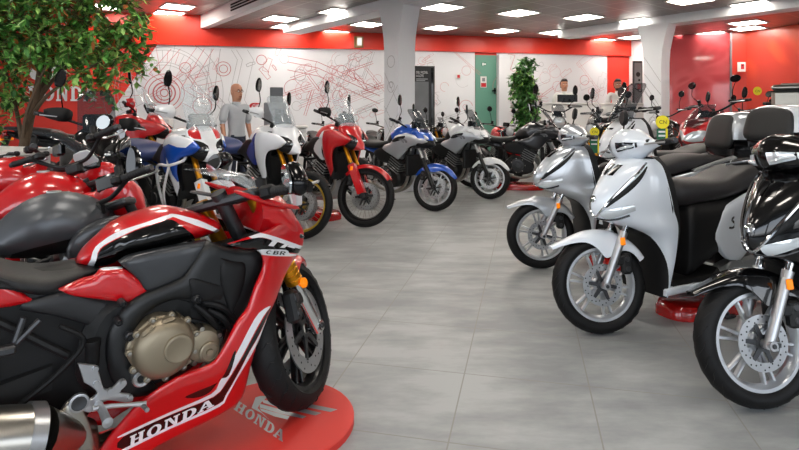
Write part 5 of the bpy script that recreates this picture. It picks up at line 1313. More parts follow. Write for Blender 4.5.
    for k in range(5): a = 2*pi*k/5+.4; g.lathe([(-.17, .012), (-.196, .01), (-.204, .008), (-.204, 0)], c=(x3 + .057*math.cos(a), 0, z3 + .057*math.sin(a)), m=1, n=8)
    st = len(g.v); g.prism([(cx+.05, cz+.09), (x3-.01, z3+.055), (x3-.03, z3-.05), (cx+.06, cz-.085)], -.195, -.14, b=.008)
    x4, z4 = HF.T(211, 353, .225); g.lathe([(-.2, .034), (-.218, .033), (-.221, .028), (-.217, .026), (-.217, .012), (-.223, .01), (-.223, 0)], c=(x4, 0, z4), n=26)
    g.build('pulse_cover', [BRNZ, STEEL], en)
    x, z = HF.T(142, 379, .2); g = G(); g.lathe([(-.16, .026), (-.2, .026), (-.204, .022), (-.203, .014), (-.198, .012), (-.198, 0)], c=(x, 0, z), m=[0, 0, 0, 0, 1], n=18); g.build('oil_sight_glass', [ALU, HOLE], en)
    g = G()
    for a, b in (((205, 303), (236, 318)), ((210, 311), (232, 330)), ((196, 306), (222, 336))):
        p0, p1 = HF.T(*a, .17), HF.T(*b, .17); g.tube(crv([(p0[0], -.16, p0[1]), ((p0[0]+p1[0])/2, -.18, (p0[1]+p1[1])/2+.015), (p1[0], -.165, p1[1])], 5, False), .011, n=8)
    g.build('coolant_hose', RUB, en)
    # headers, collector, titanium silencer
    g = G()
    for k in range(4): y = -.12 + .08*k; g.tube(crv([(1.08, y, .55), (1.17, y, .48), (1.14, y*.8, .28), (.98, y*.5, .14), (.75, -.03+y*.2, .11), (.6, -.08, .14)], 5, False), .02, n=10)
    g.build('exhaust_header', STEEL, t)
    a = V((*HF.T(36, 436, .25), 0)); a = V((a.x, -.25, a.y)); b_ = V((.0, -.3, .45)); d = (b_-a).normalized(); L = (b_-a).length
    g = G(); r = .078
    g.lathe([(-.004, r*.9), (0, r), (.02, r*1.05), (.025, r*1.02), (L-.05, r*1.1), (L-.045, r*1.15), (L, r*1.05), (L, r*.5), (L-.06, r*.48), (L-.06, 0)], c=a, ax=tuple(d), n=36)
    g.tube([a - d*.0, a - d*.06 + V((0, .03, -.02)), a - d*.13 + V((0, .09, -.05)), (.66, -.1, .14)], [r*.98, r*.7, .045, .03], n=20); mu = g.build('silencer', STEEL, t)
    g = G(); g.lathe([(-.006, r*1.0), (-.006, r*1.08), (.03, r*1.1), (.03, r*1.02)], c=a, ax=tuple(d), n=36, closed=True); g.build('clamp_band', ALU, mu)
    hs = tr([(30, 404, 'c'), (45, 411), (57, 414), (66, 402), (76, 396, 'c'), (84, 408), (92, 430), (98, 455, 'c'), (50, 455), (44, 432)], .2)
    g = G(); g.panel(crv(hs, 3), .205, .006, .02, .012, .03, side=-1); g.build('heat_shield', STEEL, mu)
    # rearset, brake pedal, peg, pillion peg
    yP = .235
    for sd in (-1, 1):
        pl = crv(tr([(78, 363, 'c'), (96, 365, 'c'), (100, 375), (104, 388), (112, 388), (120, 380), (125, 379), (127, 384), (120, 392), (131, 394), (133, 400), (126, 402), (108, 400), (98, 406), (90, 412), (82, 409), (80, 402), (92, 398), (97, 392), (91, 386), (84, 382, 'c')], yP), 3)
        g = G(); g.prism(pl, sd*yP - .006, sd*yP + .006, b=.002); rs = g.build('rearset_plate', ALU, t)
        g = G(); x, z = HF.T(79, 402.5, yP); g.lathe([(sd*(yP-.004), .026), (sd*(yP+.008), .026), (sd*(yP+.01), .02), (sd*(yP+.008), .014), (sd*(yP+.008), 0)], c=(x, 0, z), m=[0, 0, 1, 1], n=20)
        g.build('pivot_boss', [ALU, ALUD], rs)
        for px, py in ((123, 381.5), (130, 397), (95.5, 368), (96, 383), (110, 390)): x, z = HF.T(px, py, yP); g = G(); g.lathe([(sd*(yP+.004), .009), (sd*(yP+.013), .008), (sd*(yP+.013), 0)], c=(x, 0, z), n=10); g.build('bolt', ALU, rs)
        x, z = HF.T(98, 404, yP); g = G(); g.tube([(x, sd*yP, z), (x+.005, sd*(yP+.04), z-.002), (x+.005, sd*(yP+.115), z-.004)], [.012, .011, .012], n=10); g.lathe([(0, .014), (.004, .014), (.006, 0)], c=(x+.005, sd*(yP+.115), z-.004), ax=(0, sd, 0), n=12); g.build('footpeg', ALU, rs)
        p = [HF.T(a_, b2, yP+.03) for a_, b2 in ((93, 409), (112, 406), (128, 405), (146, 404))]
        g = G(); g.tube([(q_[0], sd*(yP+.03), q_[1]) for q_ in p], [.008, .007, .006, .009], n=8); g.tube([(p[3][0]-.01, sd*(yP+.02), p[3][1]), (p[3][0]-.005, sd*(yP+.07), p[3][1])], .007, n=8); g.build('brake_pedal' if sd < 0 else 'gear_pedal', ALU, rs)
        g = G(); p = [HF.T(a_, b2, .17) for a_, b2 in ((24, 318), (14, 345), (2, 352))]; p2 = HF.T(40, 320, .17)
        g.tube([(p[0][0], sd*.17, p[0][1]), (p[1][0], sd*.175, p[1][1])], .009, n=8); g.tube([(p2[0], sd*.17, p2[1]), (p[1][0], sd*.175, p[1][1])], .009, n=8)
        g.box((p[1][0]-.05, sd*.2, p[1][1]), (.11, .03, .025), b=.006); g.build('pillion_peg_hanger', ALUD, t)
    x, z = HF.T(93, 357, .17); g = G(); g.lathe([(-.03, .0), (-.03, .018), (.0, .02), (.03, .02), (.036, .023), (.05, .023), (.05, 0)], c=(x, -.17, z), ax='z', n=16); g.build('brake_reservoir', PLA, t)
    swingarm(t, .56, .4, .32, ENG, .14)
    g = G(); g.puff(crv([(.7, .66), (.5, .7), (.25, .78), (.1, .8), (.2, .66), (.36, .5), (.42, .3), (.55, .2), (.68, .24)], 4), .11, .05, .03); g.build('inner_fender', PLA, t)
    for sd in (1, -1):
        g = G(); g.tube([(.68, sd*.1, .62), (.4, sd*.12, .7), (.0, sd*.09, .86)], .016, n=8); g.tube([(.6, sd*.12, .45), (.3, sd*.12, .7)], .012, n=8); g.build('subframe_rail', ENG, t)
    g = G(); g.tube(crv([HF.T(20, 405, .16)[:1] + (-.16,) + HF.T(20, 405, .16)[1:], HF.T(60, 372, .16)[:1] + (-.16,) + HF.T(60, 372, .16)[1:], HF.T(84, 340, .16)[:1] + (-.17,) + HF.T(84, 340, .16)[1:], HF.T(60, 326, .16)[:1] + (-.16,) + HF.T(60, 326, .16)[1:]], 5, False), .008, n=8); g.build('brake_hose', RUB, t)
    g = G(); g.xloft([(.42, .46, .07, .05, 3), (.3, .6, .09, .04, 3), (.1, .66, .09, .025, 3), (-.05, .64, .07, .02, 3)], n=16); g.build('rear_hugger', PLA, t)
    g = G(); g.box((1.17, 0, .45), (.05, .3, .34), b=.01); g.build('radiator', ENG, t)
    # ---- clip-ons, levers, mirrors
    for sd in (-1, 1):
        a_ = V((1.11, sd*.105, .845)); e_ = V((1.01, sd*.34, .815))
        g = G(); g.tube([a_, P2(a_, e_, .5), e_], .0115, n=10); g.box((a_.x, a_.y, a_.z), (.06, .05, .035), b=.008); h = g.build('handlebar', ALUD, t, S)
        g = G(); m_ = P2(a_, e_, .48); g.tube([m_, P2(a_, e_, .52), P2(a_, e_, .97), e_], [.02, .0175, .0175, .019], n=14)
        for k in range(9): c = V(P2(a_, e_, .54 + k*.045)); g.tube([c, c + (e_-a_)*.02], .0188, n=12)
        g.cyl(e_, e_ + (e_-a_)*.16, .017, .019, 1); g.build('grip', [GRIP, PLA], h, S)
        g = G(); c = V(P2(a_, e_, .34)); g.box(c, (.055, .055, .05), b=.012); g.box(c + V((.03, -sd*.01, .012)), (.05, .04, .03), b=.008); g.build('switch_cluster', PLA, h, S)
        g = G(); p0 = c + V((.05, 0, .005)); g.tube(crv([p0, p0 + V((.02, sd*.05, -.008)), p0 + V((-.005, sd*.13, -.012)), p0 + V((-.035, sd*.19, -.014))], 4, False), .007, n=8, flat=.6); g.build('lever', ALU, h, S)
        if sd < 0: g = G(); g.tube([p0 + V((.0, .05, .0)), p0 + V((.01, .05, .05))], [.02, .022], n=14); g.build('brake_reservoir', PLA, h, S)
    # mirrors on the nose, the right one seen against the row behind
    for sd in (-1, 1):
        mc = HF.at(294, 179, -.33); x, z = mc; m0 = HF.at(297, 205, -.2)
        g = G(); g.loft([[(m0[0]+dx, sd*(.2+dy), m0[1]) for dx, dy in ((-.012, 0), (.012, -.006), (.018, .008), (-.006, .016))], [(P2(m0, mc, .5)[0]+dx*1.4, sd*(.27+dy), P2(m0, mc, .5)[1]) for dx, dy in ((-.014, 0), (.012, -.008), (.016, .006), (-.008, .016))], [(x+dx, sd*(.32+dy), z-.03) for dx, dy in ((-.018, 0), (.012, -.012), (.016, .006), (-.012, .02))]])
        sk = g.build('mirror_stalk', WHT, t)
        ov = crv([(-.066, -.024), (-.056, .024), (-.016, .04), (.048, .034), (.068, .008), (.056, -.024), (0, -.038)], 4)
        Mm = MX.Translation(V((x, sd*.35, z+.005))) @ MX.Rotation(R(90 + sd*10), 4, 'Z') @ MX.Rotation(R(sd*30), 4, 'Y') 
        g = G(); g.puff(ov, .035, .045, .02, .004); g.tr(Mm); g.build('mirror', PLG, sk)
        g = G(); g.prism([(p_*.84, q_*.84) for p_, q_ in ov], .031, .0375); g.tr(Mm); g.build('mirror_glass', MIRR, sk)
    stand(t, .62, .3, lean=.14)
    return t
sportbike()

def platform(label, cx, cy, r, L, hd, emblem=False, m=PLAT):
    g = G(); a = R(hd); o = [(r*math.cos(-pi/2 + pi*k/24), r*math.sin(-pi/2 + pi*k/24)) for k in range(25)] + [(-L + r*math.cos(pi/2 + pi*k/24), r*math.sin(pi/2 + pi*k/24)) for k in range(25)]
    n = len(o); hh = .03
    vs = []
    for z, s in ((0, 0), (hh-.004, 0), (hh, .004)):
        for x, y in o: vs.append((x - s*(1 if x > 0 else -1 if x < -L else 0), y - s*(1 if y > 0 else -1), z))
    fs = [tuple(range(n-1, -1, -1)), tuple(range(2*n, 3*n))] + [(k*n+i, k*n+(i+1) % n, (k+1)*n+(i+1) % n, (k+1)*n+i) for k in range(2) for i in range(n)]
    g.add(vs, fs); p = g.build('display_platform', m); p.location = (cx, cy, 0); p.rotation_euler = (0, 0, a); tag(p, label, 'display platform')
    return p
pf = platform('flat red rounded display platform with grey lettering under the foreground sports bike', -.52, 2.31, .33, 1.75, 38)
# lettering and wing on the platform, laid out from where they lie on its top face
def on_top(px, py):
    X, Y = ground(px, py, .0308); dx, dy = X + .52, Y - 2.31; c, s = math.cos(R(-38)), math.sin(R(-38)); return (dx*c - dy*s, dx*s + dy*c, .0308)
w, ps = word('HONDA', .05); g = G()
def pp(u, v):
    u /= w; return on_top(233.5 + 49.5*u + 5*v - 1.5*u*v, 409 + 33*u - 8.5*v - 1.2*u*v)
lay(g, ps, pp); g.build('lettering', SILD, pf)
g = G()
for poly in ([(252, 408), (256, 397.5), (261, 396), (268, 397), (262, 402), (258, 408), (268, 418), (271, 421), (262, 413)],
             [(262, 396), (275, 396.5), (300, 402), (338, 409.5), (331, 412), (300, 406), (272, 399.5)], [(262, 399.5), (270, 401), (296, 407), (322, 413), (316, 415.5), (290, 410), (264, 403)],
             [(260.5, 403.8), (268, 406), (285, 410.5), (307, 416.5), (303, 418.5), (280, 413.5), (260, 407.5)], [(260, 408.3), (270, 411), (290, 416.3), (288, 419.5), (275, 416.5), (262, 411)]):
    g.add([on_top(*p) for p in poly], [tuple(range(len(poly)))])
g.build('wing_emblem', SILD, pf)

# ================================================================== PEOPLE
SKIN = mat('skin', '#c58e72', .5); SKIN2 = mat('skin_tan', '#a8725a', .5); HAIR = mat('dark_hair', '#1c1512', .6); BEARD = mat('grey_stubble', '#9a7f70', .7)
SHIRTG = mat('light_grey_shirt', '#b9bec4', .8, bump=(60, .2, .004)); SHIRTW = mat('white_shirt', '#e2e2e0', .8, bump=(60, .2, .004)); JEANS = mat('dark_jeans', '#20283a', .85, bump=(300, .3, .002)); SHOE = mat('dark_shoes', '#15120f', .5); STRAP = mat('dark_green_strap', '#3f5345', .8)
def skin_mesh(pts, edges, rad, sub=2, root=0):
    me = bpy.data.meshes.new('s'); me.from_pydata([tuple(p) for p in pts], edges, []); o = bpy.data.objects.new('s', me); COL.objects.link(o)
    m = o.modifiers.new('k', 'SKIN'); m.use_smooth_shade = True; m.branch_smoothing = .6
    for i, v in enumerate(me.skin_vertices[0].data):
        r = rad[i]; v.radius = r if isinstance(r, tuple) else (r, r); v.use_root = (i == root)
    s = o.modifiers.new('u', 'SUBSURF'); s.levels = sub; s.render_levels = sub
    dg = bpy.context.evaluated_depsgraph_get(); me2 = bpy.data.meshes.new_from_object(o.evaluated_get(dg))
    vs = [tuple(v.co) for v in me2.vertices]; fs = [tuple(p.vertices) for p in me2.polygons]
    bpy.data.objects.remove(o); bpy.data.meshes.remove(me); bpy.data.meshes.remove(me2)
    return vs, fs
def person(label, loc, rz, h=1.75, skin=SKIN, shirt=SHIRTG, hair=None, arms='down', strap=None, glasses=False, beard=None):
    """faces local +x"""
    t = thing('person', label, 'person', loc, rz, None, h/1.75)
    J = {'pel': (0, 0, .95), 'wai': (.005, 0, 1.08), 'che': (0, 0, 1.27), 'neck': (-.005, 0, 1.46), 'hb': (.012, 0, 1.56), 'ht': (.018, 0, 1.665)}
    for s, n in ((1, 'l'), (-1, 'r')):
        J['sh'+n] = (-.01, s*.185, 1.41); J['el'+n] = (-.03, s*.235, 1.13); J['wr'+n] = (.04, s*.235, .9)
        if arms == 'front' or (arms == 'phone' and s < 0): J['el'+n] = (.04, s*.25, 1.15); J['wr'+n] = (.26, s*.12, 1.17)
        J['hip'+n] = (0, s*.095, .9); J['kn'+n] = (.01, s*.1, .5); J['an'+n] = (-.02, s*.105, .09)
    names = list(J); ix = {k: i for i, k in enumerate(names)}
    E_ = [('pel', 'wai'), ('wai', 'che'), ('che', 'neck'), ('neck', 'hb'), ('hb', 'ht')]
    for n in 'lr': E_ += [('che', 'sh'+n), ('sh'+n, 'el'+n), ('el'+n, 'wr'+n), ('pel', 'hip'+n), ('hip'+n, 'kn'+n), ('kn'+n, 'an'+n)]
    rad = {'pel': .12, 'wai': .11, 'che': .12, 'neck': .055, 'hb': .085, 'ht': .078}
    for n in 'lr': rad.update({'sh'+n: .062, 'el'+n: .042, 'wr'+n: .029, 'hip'+n: .085, 'kn'+n: .058, 'an'+n: .042})
    pts = [J[k] for k in names]; rr = [rad[k] for k in names]; ed = [(ix[a], ix[b]) for a, b in E_]
    g = G(); vs, fs = skin_mesh(pts, ed, rr); ms = []
    for f in fs:
        c = [sum(vs[i][k] for i in f)/len(f) for k in range(3)]
        ms.append(4 if .95 < c[2] < 1.455 and (abs(c[1]) < .17 or c[2] > 1.14) and not (arms != 'down' and c[0] > .13) else 5 if c[2] <= .95 and abs(c[1]) < .185 and c[2] > .1 and not (c[2] > .84 and abs(c[1]) > .165) else 0)
    g.add(vs, fs, ms)
    # head: shaped skull, face
    st = len(g.v); rings = []
    for z, fx, bx, w in crv([(1.49, .045, -.05, .05), (1.515, .085, -.06, .058), (1.545, .098, -.075, .066), (1.585, .1, -.09, .073), (1.63, .1, -.1, .078), (1.68, .094, -.1, .078), (1.72, .07, -.082, .066), (1.745, .03, -.045, .036), (1.75, .0, -.01, .008)], 3, False):
        rings.append([((fx+bx)/2 + (fx-bx)/2*math.cos(2*pi*k/20), w*math.sin(2*pi*k/20), z) for k in range(20)])
    g.loft(rings)
    g.tube([(.095, 0, 1.635), (.112, 0, 1.6), (.122, 0, 1.585), (.1, 0, 1.575)], [.008, .012, .016, .012], n=10)
    for s in (1, -1):
        g.ball((-.01, s*.08, 1.605), (.022, .009, .033), n=10); g.ball((.09, s*.03, 1.63), (.012, .014, .009), 1, n=10); g.ball((.099, s*.03, 1.63), (.005, .006, .006), 2, n=8)
        g.tube([(.098, s*.012, 1.65), (.1, s*.03, 1.655), (.088, s*.05, 1.648)], [.004, .005, .003], 2, n=6)
    g.tube([(.09, -.026, 1.545), (.101, 0, 1.547), (.09, .026, 1.545)], [.004, .007, .004], 3, n=6)
    # hands: palm, four fingers and a thumb
    for s, n in ((1, 'l'), (-1, 'r')):
        w = V(J['wr'+n]); d = (w - V(J['el'+n])).normalized(); u = V((1, 0, 0)) - d * d.x; u = u.normalized() if u.length > .2 else V((0, -s, 0)); k = d.cross(u)
        if k.dot(V((0, -s, 0))) < 0 and abs(k.y) > .3: k = -k
        g.loft([[w + d*a + u*(b*math.cos(2*pi*q/10)) + k*(c*math.sin(2*pi*q/10)) for q in range(10)] for a, b, c in ((-.01, .027, .024), (.03, .036, .019), (.07, .042, .016), (.092, .04, .013))])
        for f, L in ((-.03, .062), (-.01, .075), (.011, .07), (.03, .054)):
            b0 = w + d*.085 + u*-f; g.tube([b0, b0 + d*L*.45 + k*.008, b0 + d*L*.8 + k*.024, b0 + d*L*.95 + k*.036], [.0095, .009, .008, .006], n=8)
        b0 = w + d*.025 + u*.03; g.tube([b0, b0 + d*.03 + u*.022 + k*.006, b0 + d*.058 + u*.026 + k*.018], [.012, .011, .007], n=8)
    body = g.build('body', [skin, mat('eye_white', '#e8e4de', .3), HAIR, mat('lips', '#96554a', .5), shirt, JEANS], t, sharp=180)
    # clothes
    def sub(keys, edges, grow, root):
        kk = [k for k in keys]; i2 = {k: i for i, k in enumerate(kk)}
        return kk, [(i2[a], i2[b]) for a, b in edges]
    half = {n: tuple(P2(J['sh'+n], J['el'+n], .95)) for n in 'lr'}
    p = [(0, 0, .93), J['wai'], J['che'], (-.005, 0, 1.45)]; r = [(.155, .13), (.15, .122), (.16, .13), .07]; e = [(0, 1), (1, 2), (2, 3)]
    for n in 'lr': b = len(p); p += [J['sh'+n], half[n]]; r += [.08, .066]; e += [(2, b), (b, b+1)]
    g = G(); g.add(*skin_mesh(p, e, r, root=1)); sh = g.build('shirt', shirt, t, sharp=180)
    p = [(0, 0, .99), (0, 0, .93)]; r = [(.14, .115), (.14, .115)]; e = [(0, 1)]
    for n in 'lr': b = len(p); p += [J['hip'+n], J['kn'+n], (J['an'+n][0], J['an'+n][1], .05)]; r += [.1, .073, .062]; e += [(1, b), (b, b+1), (b+1, b+2)]
    g = G(); g.add(*skin_mesh(p, e, r, root=1)); g.build('trousers', JEANS, t, sharp=180)
    for s, n in ((1, 'l'), (-1, 'r')):
        a = J['an'+n]; g = G(); g.xloft([(a[0]-.07, .05, .03, .045, 2.5), (a[0], .055, .042, .055, 2.5), (a[0]+.1, .04, .048, .038, 2.5), (a[0]+.19, .028, .035, .024, 2.3)], n=16); g.tr(MX.Translation(V((0, a[1], 0)))); g.build('shoe', SHOE, t)
    g = G(); g.lathe([(-.02, .068), (.0, .07), (.018, .062), (.018, .056)], c=(-.005, 0, 1.455), ax='z', n=20); g.build('collar', shirt, t)
    if hair:
        g = G(); rings = []
        for z, fx, bx, w in crv([(1.55, -.045, -.092, .07), (1.62, -.03, -.112, .086), (1.675, .01, -.113, .087), (1.7, .085, -.11, .084), (1.735, .098, -.09, .07), (1.765, .05, -.05, .045), (1.775, .0, -.01, .01)], 3, False):
            rings.append([((fx+bx)/2 + (fx-bx)/2*math.cos(2*pi*k/20), w*math.sin(2*pi*k/20), z) for k in range(20)])
        g.loft(rings); g.build('hair', hair, t)
    if beard:
        g = G(); g.loft([[(x*math.cos(a)*1.0, w*math.sin(a), z) for a in [R(-75 + 150*k/10) for k in range(11)]] + [(x*.8*math.cos(a), w*.8*math.sin(a), z) for a in [R(75 - 150*k/10) for k in range(11)]] for x, w, z in ((.075, .052, 1.487), (.1, .066, 1.515), (.106, .073, 1.54))]); g.build('beard', beard, t)
    if glasses:
        g = G()
        for s in (1, -1): g.tube([(.106, s*.03 + .022*math.cos(a), 1.628 + .015*math.sin(a)) for a in [2*pi*k/12 for k in range(13)]], .002, n=5); g.tube([(.104, s*.052, 1.63), (-.01, s*.082, 1.635)], .002, n=5)
        g.tube([(.107, -.009, 1.632), (.107, .009, 1.632)], .002, n=5); g.build('glasses', BLK, t)
    if strap:
        g = G(); g.xloft([(.11, 1.3, .05, .12, 2.5), (.135, 1.28, .06, .13, 2.5), (.15, 1.27, .05, .11, 2.5)], n=14); g.tr(MX.Translation(V((0, .07, 0)))); g.build('apron_bib', strap, t)
    return t

# ================================================================== PLANTS
LEAFM = [mat('leaf_green', '#4f8c38', .45, var=(9, .25)), mat('leaf_dark', '#30612a', .45, var=(9, .2)), mat('leaf_light', '#93c062', .45, var=(9, .2)), mat('leaf_orange', '#a8622c', .5)]
BARK = mat('bark', '#5c4a38', .8, bump=(40, .5, .01), var=(20, .2)); POT = mat('terracotta_pot', '#3a3634', .6)
def leaf(g, p, d, n, L, w, m):
    d = d.normalized(); s = d.cross(n); s = s.normalized() if s.length > 1e-4 else d.orthogonal(); n = s.cross(d)
    q = [p, p + d*L*.3 + s*w*.5 - n*w*.12, p + d*L*.62 + s*w*.42 - n*w*.1 - n*L*.04, p + d*L - n*L*.12, p + d*L*.62 - s*w*.42 - n*w*.1 - n*L*.04, p + d*L*.3 - s*w*.5 - n*w*.12, p + d*L*.3, p + d*L*.62 - n*L*.04]
    g.add(q, [(0, 1, 6), (0, 6, 5), (1, 2, 7, 6), (6, 7, 4, 5), (2, 3, 7), (7, 3, 4)], m)
def tree(label, loc, trunk, limbs, blobs, n, L, name='ficus_tree', seed=1, mw=(5, 3, 2, 0), pot=.22):
    rn = random.Random(seed); t = thing(name, label, 'plant', loc)
    g = G(); g.tube(crv(trunk, 5, False), [.055 - .03*k/(5*(len(trunk)-1)) for k in range(5*(len(trunk)-1)+1)], n=10); tk = g.build('trunk', BARK, t)
    for lb in limbs:
        g = G(); P = crv(lb, 4, False); g.tube(P, [.026 - .019*k/(len(P)-1) for k in range(len(P))], n=7); g.build('branch', BARK, t)
    g = G(); g2 = G()
    ms = [0]*mw[0] + [1]*mw[1] + [2]*mw[2] + [3]*mw[3]
    tot = sum(b[3]*b[4]*b[5] for b in blobs)
    for bx, by, bz, rx, ry, rz in blobs:
        k = max(8, int(n * rx*ry*rz / tot)); twigs = max(3, k//14)
        for _ in range(twigs):
            while True:
                q = V((rn.uniform(-1, 1), rn.uniform(-1, 1), rn.uniform(-1, 1)))
                if .2 < q.length < 1: break
            e = V((bx + q.x*rx, by + q.y*ry, bz + q.z*rz)); b0 = V((bx, by, bz)).lerp(e, .35) ; mid = b0.lerp(e, .5) + V((0, 0, .04)); dr = V((0, 0, -.08))
            end = e + dr; g2.tube([b0, mid, e, end], [.004, .003, .002, .001], n=4, cap=False)
            for j in range(14):
                u = rn.uniform(.15, 1); p = (b0.lerp(mid, u*2) if u < .5 else mid.lerp(end, u*2-1)); d = V((rn.uniform(-1, 1), rn.uniform(-1, 1), rn.uniform(-1, .35)))
                leaf(g, p, d, V((rn.uniform(-.4, .4), rn.uniform(-.4, .4), 1)), L*rn.uniform(.6, 1.15), L*rn.uniform(.35, .5), rn.choice(ms))
    f = g.build('foliage', LEAFM, t, flat=True); g2.build('twigs', BARK, t)
    g = G(); g.lathe([(0, 0), (0, pot*.75), (.02, pot*.8), (.34, pot), (.36, pot*1.06), (.39, pot*1.06), (.39, pot*.94), (.35, pot*.9), (.35, 0)], ax='z', n=28); g.build('pot', POT, t)
    return t

# ================================================================== WHO STANDS WHERE
def P(px, d): return ((px - CX) / FPX * d, d)
adventure('red adventure motorcycle with black wire wheels and gold fork in the left row', 365, 227, -44, 28, RED, [(crv([(1.13, 1.1), (1.02, 1.03), (1.1, .8), (1.12, .86)], 2), DEC)], guards=PLA, forkm=GOLD, fend=RED, lower=WHT)
adventure('white black and blue adventure motorcycle with one gold rimmed wheel clearly in view', 301, 239, -42, 26, WHT, [(crv([(1.13, 1.1), (1.02, 1.03), (1.1, .8), (1.12, .86)], 2), NAVY)], guards=WHT, rim=RIMG, fend=PLA, lower=NAVY, guard_m=WHT, seat=BLSEAT)
adventure('white blue and red adventure motorcycle with blue seat and white crash bars', 218, 262, -42, 22, BLU, [(crv([(1.46, 1.2), (.9, 1.2), (.95, .98), (1.2, 1.02), (1.38, .99)], 2), WHT), (crv([(1.14, .9), (1.1, .5), (1.25, .5), (1.22, .75)], 2), WHT)], guards=WHT, guard_m=WHT, fend=WHT, seat=BLSEAT, rim=RIMG, crash=WHT, tall=.08, tank=WHT, upper=WHT, nose=(crv([(1.36, 1.09), (1.43, 1.06), (1.36, 1.15), (1.3, 1.17)], 2), RED), lower=BLU)
crossover('blue and silver crossover motorcycle with silver cast wheels', 435, 211, -45, 27, BLU, SIL)
crossover('white and silver crossover motorcycle with white front mudguard', 490, 199, -45, 27, WHT, SIL, fend=WHT)
crossover('black crossover motorcycle on a red stand before the potted ficus', 566, 190, -12, 8, GRAPH, GRAPH, beak=GRAPH, fend=GRAPH)
scooter('silver grey scooter with silver lidded top box, left of the white chrome trimmed scooter', 541, 268, 186, -5, SIL, box=(SIL, SEAT), boxpos=(-.5, 1.07), boxs=1.15, sides=(-1,))
scooter('white scooter with chrome trim between the silver and the black scooter', 600, 332, 205, -20, PWHT, box=(WHT, SEAT), near=1, boxpos=(-.45, 1.16), boxs=.95, sides=(-1,))
scooter('black scooter closest to the camera at right', 757, 405, 208, -22, BLK, near=1, sides=(1,), lamp=LENS)
scooter('white scooter with tinted windscreen behind the silver scooter', 604, 232, 202, -10, WHT, screen_m=GLASS, sc=1.2, near=0, sides=(-1,), seat=SEAT, cover=False, low=.82)
# left foreground row, behind the sports bike
roadster('naked motorcycle with satin graphite tank right behind the red sports bike', 34, 46, RED, xy=(-2.15, 1.94), head='wedge', tankmat=mat('satin_grey_tank', '#54575b', .36, .45), accent=MGRY, sc=.93, bar=(1.0, .95, .36, .07, .05), forkm=ENG, tail=RED, mshape='blade', mz=.03, tank_regions=[], sides=(-1,), mflip=True)
roadster('red naked motorcycle with a bright display, second behind the sports bike', 34, 44, RED, xy=(-2.56, 2.46), head='wedge', accent=RED, sc=.96, bar=(1.0, 1.06, .36, .1, .05), forkm=ENG, mshape='oval', mz=.04, sides=(-1,), lcd=mat('display_grey', '#cfd3d4', .2))
roadster('red faired motorcycle with clear screen, third behind the sports bike', 30, 20, RED, xy=(-3.12, 2.95), mirrors=False, head=None, fair=(RED, WHT), sc=1.0, forkm=ENG, name='faired_motorcycle')
adventure('black adventure motorcycle with dark screen in front of the tree', 100, 284, -58, 20, BLK, guards=PLA, clear=GLASS, rim=RIMK, fend=PLA, sides=(-1,))
adventure('red adventure motorcycle partly hidden behind the blue seated white one', 177, 212, 6, 20, RED, guards=RED, rim=RIMK, sc=1.1, sides=(-1,))
# back rows
roadster('red roadster with chrome mirrors near the green door', -75, 10, RED, xy=(1.72, 11.6), seat=BSEAT, rail=True, head='round', forkm=CHR, mz=.26)
roadster('black roadster behind the white crossover motorcycle', -60, 20, BLK, xy=(.2, 11.6), fly=GLASS)
roadster('grey roadster between the first column and the green door', -68, 20, GRAPH, xy=(.98, 12.0), fly=GLASS)
roadster('black roadster behind the blue crossover motorcycle', -70, 16, BLK, xy=(-.55, 11.2), fly=GLASS, mshape='oval')
roadster('black and red roadster behind the red adventure motorcycle', -60, 16, BLK, xy=(-1.7, 11.0), accent=RED, fly=GLASS)
def rb(fx, fy, hd, k=1.0): return dict(xy=(fx - 1.41*k*math.cos(R(hd)), fy - 1.41*k*math.sin(R(hd))), hd=hd, sc=k)
HB = (1.0, 1.08, .4, .1, .1)
roadster('white roadster with round headlight facing the camera, right of the ficus', steer=4, body=WHT, fly=GLASS, accent=BLK, forkm=ENG, bar=HB, mshape='blade', **rb(2.86, 9.85, 264, 1.2))
roadster('white and red roadster beside the round headlight one', steer=-8, body=WHT, accent=RED, tail=RED, bar=HB, **rb(3.3, 8.9, 245, 1.1))
roadster('black roadster just behind the white windscreen scooter', steer=-10, body=BLK, fly=GLASS, bar=HB, mshape='blade', **rb(2.55, 7.75, 207, 1.12))
roadster('red faired motorcycle with white stripes behind the silver top box', steer=-12, body=RED, head=None, fair=(RED, WHT), name='faired_motorcycle', bar=HB, mshape='oval', **rb(3.85, 7.4, 207, 1.2))
roadster('dark grey roadster right behind the red faired motorcycle', steer=-10, body=GRAPH, bar=HB, mshape='blade', fly=GLASS, **rb(4.7, 8.5, 207, 1.1))
roadster('black roadster in front of the glossy red wall panel', steer=-10, body=BLK, bar=HB, mshape='round', **rb(4.5, 10.0, 210, 1.12))
roadster('black roadster with bright mirror near the white wall notice', steer=-10, body=BLK, bar=HB, mshape='round', head='wedge', **rb(6.15, 10.1, 212, 1.12))
adventure('dark adventure motorcycle with an aluminium top case at the right edge', 0, 0, 50, 0, GRAPH, guards=PLA, rim=RIMK, sc=1.15, xy=(4.1 + 1.81*math.cos(R(50)), 5.6 + 1.81*math.sin(R(50))), case=STEEL, fend=PLA, sides=())

